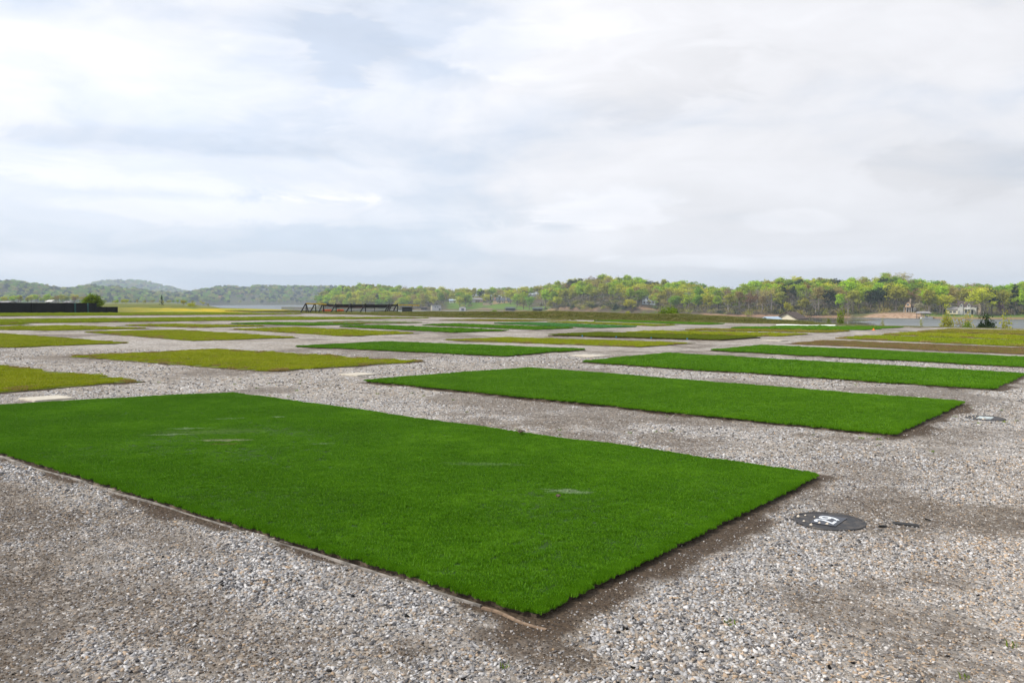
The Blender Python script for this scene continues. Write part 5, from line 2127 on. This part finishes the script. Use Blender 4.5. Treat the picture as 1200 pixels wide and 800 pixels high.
# cream boathouse with brown roof and blue roofed shed, on the near shore
def near_building(px_, Y, wpx, d_, ztop_px, rh, wall, roof, label, rz, name='boathouse', cat='boathouse'):
    X = (px_ - 600) / F * Y
    base = LAKE_Z + .6
    ztop = CAMZ - (ztop_px - YH) / F * Y
    root = empty(name, (X, Y, base), label, cat, rz)
    w_ = wpx / F * Y
    h_ = ztop - base - rh
    gable(root, w_, d_, h_, rh, wall, roof, (0, 0, 0), 'x', .5)
    return root, w_, d_, h_


root, w_, d_, h_ = near_building(927, 215, 27, 5.6, 366.3, 1.5, WALL['cream'], ROOF['brown'], 'cream boathouse with brown gabled roof beyond the field edge', math.radians(50))
for k in (-1.6, 1.4):
    window(root, k, -d_ / 2 - .02, h_ - 1.4, 1.0, 1.0)
door(root, 0, -d_ / 2 - .02, 0.0)
root, w_, d_, h_ = near_building(904, 205, 15, 4.2, 371.8, 0.9, WALL['dark'], ROOF['metal'], 'low shed with blue grey metal roof left of the cream boathouse', math.radians(24), 'shed', 'shed')
door(root, .3, -d_ / 2 - .02, 0)
window(root, -1.2, -d_ / 2 - .02, h_ - 1.1, .8, .7)

# hazy buildings on the left hills
for (px_, base, wpx, hpx, wl, rf_, lb) in ((133, 344.5, 16, 5.0, WALL['brick'], ROOF['brown'], 'large dark brown block on the hazy hillside at the left'),
                                           (290, 346, 10, 2.2, WALL['tan'], ROOF['red'], 'house with orange red roof on the hazy left hill'),
                                           (257, 345, 3.5, 2.2, WALL['white'], ROOF['grey'], 'tiny white house high among hazy trees on the left hill'),
                                           (263, 350.5, 3.5, 2.0, WALL['white'], ROOF['red'], 'tiny white house with reddish roof below the other on the left hill'),
                                           (270, 345.5, 4, 1.6, WALL['white'], ROOF['grey'], 'pale low house left of the orange red roof')):
    root, s = site(px_, base, lb, 'house', l_point, 'house')
    root.location.y -= 25
    root.location.z += 3
    gable(root, wpx * s, 10, hpx * s * .62, hpx * s * .38, wl, rf_)
    for k in range(max(2, int(wpx / 3))):
        window(root, (-.4 + .8 * k / max(1, int(wpx / 3) - 1)) * wpx * s * .9, -5.02, hpx * s * .34, 1.3, 1.3)
    door(root, 0.35, -5.02, 0)
for (px_, Y, wpx, top, lb) in ((61, 420, 6, 352, 'white low building glimpsed between the trees above the black fence'), (4, 400, 22, 353.3, 'long pale shed roof at the far left above the black fence'), (82, 420, 6, 353.5, 'small pale hut glimpsed through trees above the black fence')):
    X = (px_ - 600) / F * Y
    root = empty('shed', (X, Y, gz(X, Y)), lb, 'shed', 0)
    ztop = CAMZ - (top - YH) / F * Y
    h_ = ztop - root.location.z
    w_ = wpx / F * Y
    gable(root, w_, 6, max(1.0, h_ * .65), max(.5, h_ * .35), WALL['white'], ROOF['grey'] if px_ != 61 else WALL['white'])
    door(root, 0.3, -3.02, 0, 1.0, 1.4)
    window(root, -w_ * .25, -3.02, max(.8, h_ * .4), .8, .6)


# ------------------------------------------------------------------ black fence at the left
def fence():
    m = plain('black_screen', (0.008, 0.008, 0.009), 0.8, 0.3, 2.0)
    gm = plain('green_post', (0.02, 0.07, 0.07), 0.6, 0.2, 4)
    vv = 85.0
    ua, ub, uc = 4.0, 40.45, 42.6
    x0, y0 = uv2xy(ub, vv)
    root = empty('screen_fence', (x0, y0, gz(x0, y0)), 'long low black screen fence with two teal posts on the left', 'fence')
    o = root.location

    def run(a, b, h0, h1, n):
        k = 0
        step = (b - a) / n
        while k < n:
            u0, u1 = a + k * step, a + (k + 1) * step
            p, q = uv2xy(u0 + .01, vv), uv2xy(u1 - .01, vv)
            zp, zq = gz(*p), gz(*q)
            mb = MB()
            d = Vector((q[0] - p[0], q[1] - p[1], 0)).normalized()
            nrm = Vector((-d.y, d.x, 0)) * .02
            V = []
            for s_ in (-1, 1):
                V += [(p[0] + nrm.x * s_ - o.x, p[1] + nrm.y * s_ - o.y, zp - .1 - o.z), (q[0] + nrm.x * s_ - o.x, q[1] + nrm.y * s_ - o.y, zq - .1 - o.z), (q[0] + nrm.x * s_ - o.x, q[1] + nrm.y * s_ - o.y, zq + h1 - o.z), (p[0] + nrm.x * s_ - o.x, p[1] + nrm.y * s_ - o.y, zp + h1 - o.z)]
            mb.add(V, [(0, 1, 2, 3), (7, 6, 5, 4), (0, 4, 5, 1), (1, 5, 6, 2), (2, 6, 7, 3), (3, 7, 4, 0)])
            mb.build('screen_panel', m, root)
            k += 1
    run(ua, ub, 0, .98, 12)
    run(ub, uc, 0, .60, 2)
    # top rail, posts
    for u in list(np.linspace(ua, ub, 13)) + [41.5, 42.6]:
        x, y = uv2xy(u, vv - .06)
        h = 1.0 if u <= ub + .01 else .62
        MB().box((x - o.x, y - o.y, gz(x, y) - o.z + h / 2 - .05), (.05, .05, h + .1)).build('post', m, root)
    for px_ in (88.5, 103.5):
        best = min(np.linspace(30, 40, 800), key=lambda u: abs(600 + F * uv2xy(u, vv - .1)[0] / uv2xy(u, vv - .1)[1] - px_))
        x, y = uv2xy(float(best), vv - .1)
        p = MB().box((x - o.x, y - o.y, gz(x, y) - o.z + .48), (.12, .12, .98)).build('post', gm, root)
        p['label'] = 'teal green post on the black fence'


fence()


# ------------------------------------------------------------------ black steel frame on the dyke
def steel_frame():
    Y = 98.0
    m = plain('black_steel', (0.012, 0.011, 0.011), 0.6, 0.3, 3.0)
    red = plain('rusty_beam', (0.055, 0.026, 0.022), 0.7, 0.35, 3.0)
    yel = plain('yellow_beam', (0.36, 0.25, 0.02), 0.6, 0.15, 3.0)
    org = plain('orange_crate', (0.75, 0.13, 0.03), 0.6, 0.15, 3.0)
    c = at(420, Y)
    root = empty('steel_frame', (c.x, Y, gz(c.x, Y)), 'long low black steel frame of slanted legs and beams standing on the dyke', 'steel frame')
    o = root.location
    s = Y / F

    def P(px_, py_, dy=0.0):
        return Vector(((px_ - 600) * s - o.x, dy, CAMZ - (py_ - YH) * s - o.z))
    z8 = lambda zx, zy, dy=0.0: P(340 + zx / 8, 320 + zy / 8, dy)
    BASE = 352
    legs = [((108, BASE), (150, 282)), ((147, BASE), (147, 284)), ((186, BASE), (152, 290)), ((195, BASE), (235, 284)), ((237, BASE), (237, 284)), ((275, BASE), (310, 284)), ((310, BASE), (310, 284)), ((390, BASE), (430, 286)), ((428, BASE), (429, 284)),
            ((530, BASE), (573, 286)), ((570, BASE), (571, 286)), ((662, BASE), (705, 288)), ((704, BASE), (705, 286)), ((888, BASE), (930, 288)), ((905, BASE), (950, 290)), ((925, BASE), (955, 292)), ((965, BASE), (1003, 290)), ((1004, BASE), (1005, 287)),
            ((790, BASE), (790, 292)), ((1142, BASE), (1142, 306)), ((455, BASE), (455, 285)), ((332, BASE), (318, 300))]
    for i, (a, b) in enumerate(legs):
        thin = i >= 18
        dy = -0.55 if a[0] != b[0] and abs(a[0] - b[0]) > 10 else 0.25
        mb = MB()
        mb.bar(z8(*a, dy) - Vector((0, 0, .25)), z8(*b, 0.0 if dy < 0 else .2), .05 if thin else .095, .05 if thin else .11)
        mb.build('leg', m, root)
    tops = [(150, 284), (237, 284), (310, 290), (429, 300), (455, 300), (571, 304), (705, 304), (790, 304), (930, 302), (1005, 300)]
    for a, b in zip(tops[:-1], tops[1:]):
        MB().bar(z8(a[0], a[1] + 2, .1), z8(b[0], b[1] + 2, .1), .10, .14 if a[0] < 300 else .19).build('beam', m, root)
    for a, b in (((310, 300), (429, 314)), ((429, 314), (571, 320)), ((571, 320), (705, 320)), ((705, 318), (930, 318))):
        q = MB().bar(z8(*a, .35), z8(*b, .35), .10, .16).build('beam', red if a[0] < 700 else m, root)
    MB().bar(z8(440, 294, -.05), z8(1000, 297, -.05), .08, .07).build('rail', m, root)
    MB().bar(z8(100, BASE - 2, .3), z8(1010, BASE + 2, .3), .10, .08).build('rail', m, root)
    MB().bar(z8(1012, 298, .05), z8(1215, 302, .05), .08, .11).build('beam', yel, root)['label'] = 'yellow beam at the end'
    MB().bar(z8(155, 283, -.15), z8(345, 291, -.15), .08, .12).build('beam', yel, root)['label'] = 'yellow beam at the end'
    for zx, w_ in ((360, 36), (448, 40), (478, 20), (315, 50)):
        cc = z8(zx, 347, .9)
        tag(MB().box((cc.x + o.x, cc.y + o.y, cc.z + o.z - .03), (w_ / 8 * s, .35, .22)).build('orange_crate', org), {360: 'orange crate under the steel frame, between its third and fourth leg pairs', 448: 'longest orange crate under the steel frame behind its fourth leg pair', 478: 'short orange crate under the steel frame right of the longest one', 315: 'flat orange crate under the left part of the steel frame'}[zx], 'crate', 'orange crates under the steel frame')
    # covered trailer box behind the right end
    cc = z8(1085, 336, 1.2)
    tr = empty('storage_box', (cc.x + o.x, cc.y + o.y, cc.z + o.z), 'dark grey covered box behind the right end of the steel frame', 'storage box')
    MB().box((0, 0, -.1), (88 / 8 * s, .7, .62)).build('box_body', plain('dark_box', (0.03, 0.035, 0.04), .7), tr)
    MB().add([(-46 / 8 * s, -.4, .215), (46 / 8 * s, -.4, .215), (46 / 8 * s, .4, .215), (-46 / 8 * s, .4, .215), (-40 / 8 * s, 0, .32), (40 / 8 * s, 0, .32)], [(0, 1, 5, 4), (1, 2, 5), (2, 3, 4, 5), (3, 0, 4), (3, 2, 1, 0)]).build('lid', plain('box_lid', (0.05, 0.055, 0.06), .7), tr)


steel_frame()

# ------------------------------------------------------------------ haze over the lake
def haze():
    b = MB()
    x0, x1, y0, y1, z0, z1 = -2650, 2650, -480, 4330, LAKE_Z - 4.5, 118
    b.box(((x0 + x1) / 2, (y0 + y1) / 2, (z0 + z1) / 2), (x1 - x0, y1 - y0, z1 - z0))
    t = NT('haze')
    v = t.n('ShaderNodeVolumePrincipled')
    v.inputs['Color'].default_value = (0.74, 0.87, 1.0, 1)
    v.inputs['Density'].default_value = 0.00021
    v.inputs['Anisotropy'].default_value = 0.2
    t.l(v.outputs[0], t.out.inputs['Volume'])
    tag(b.build('haze', t.m), kind='stuff')


haze()
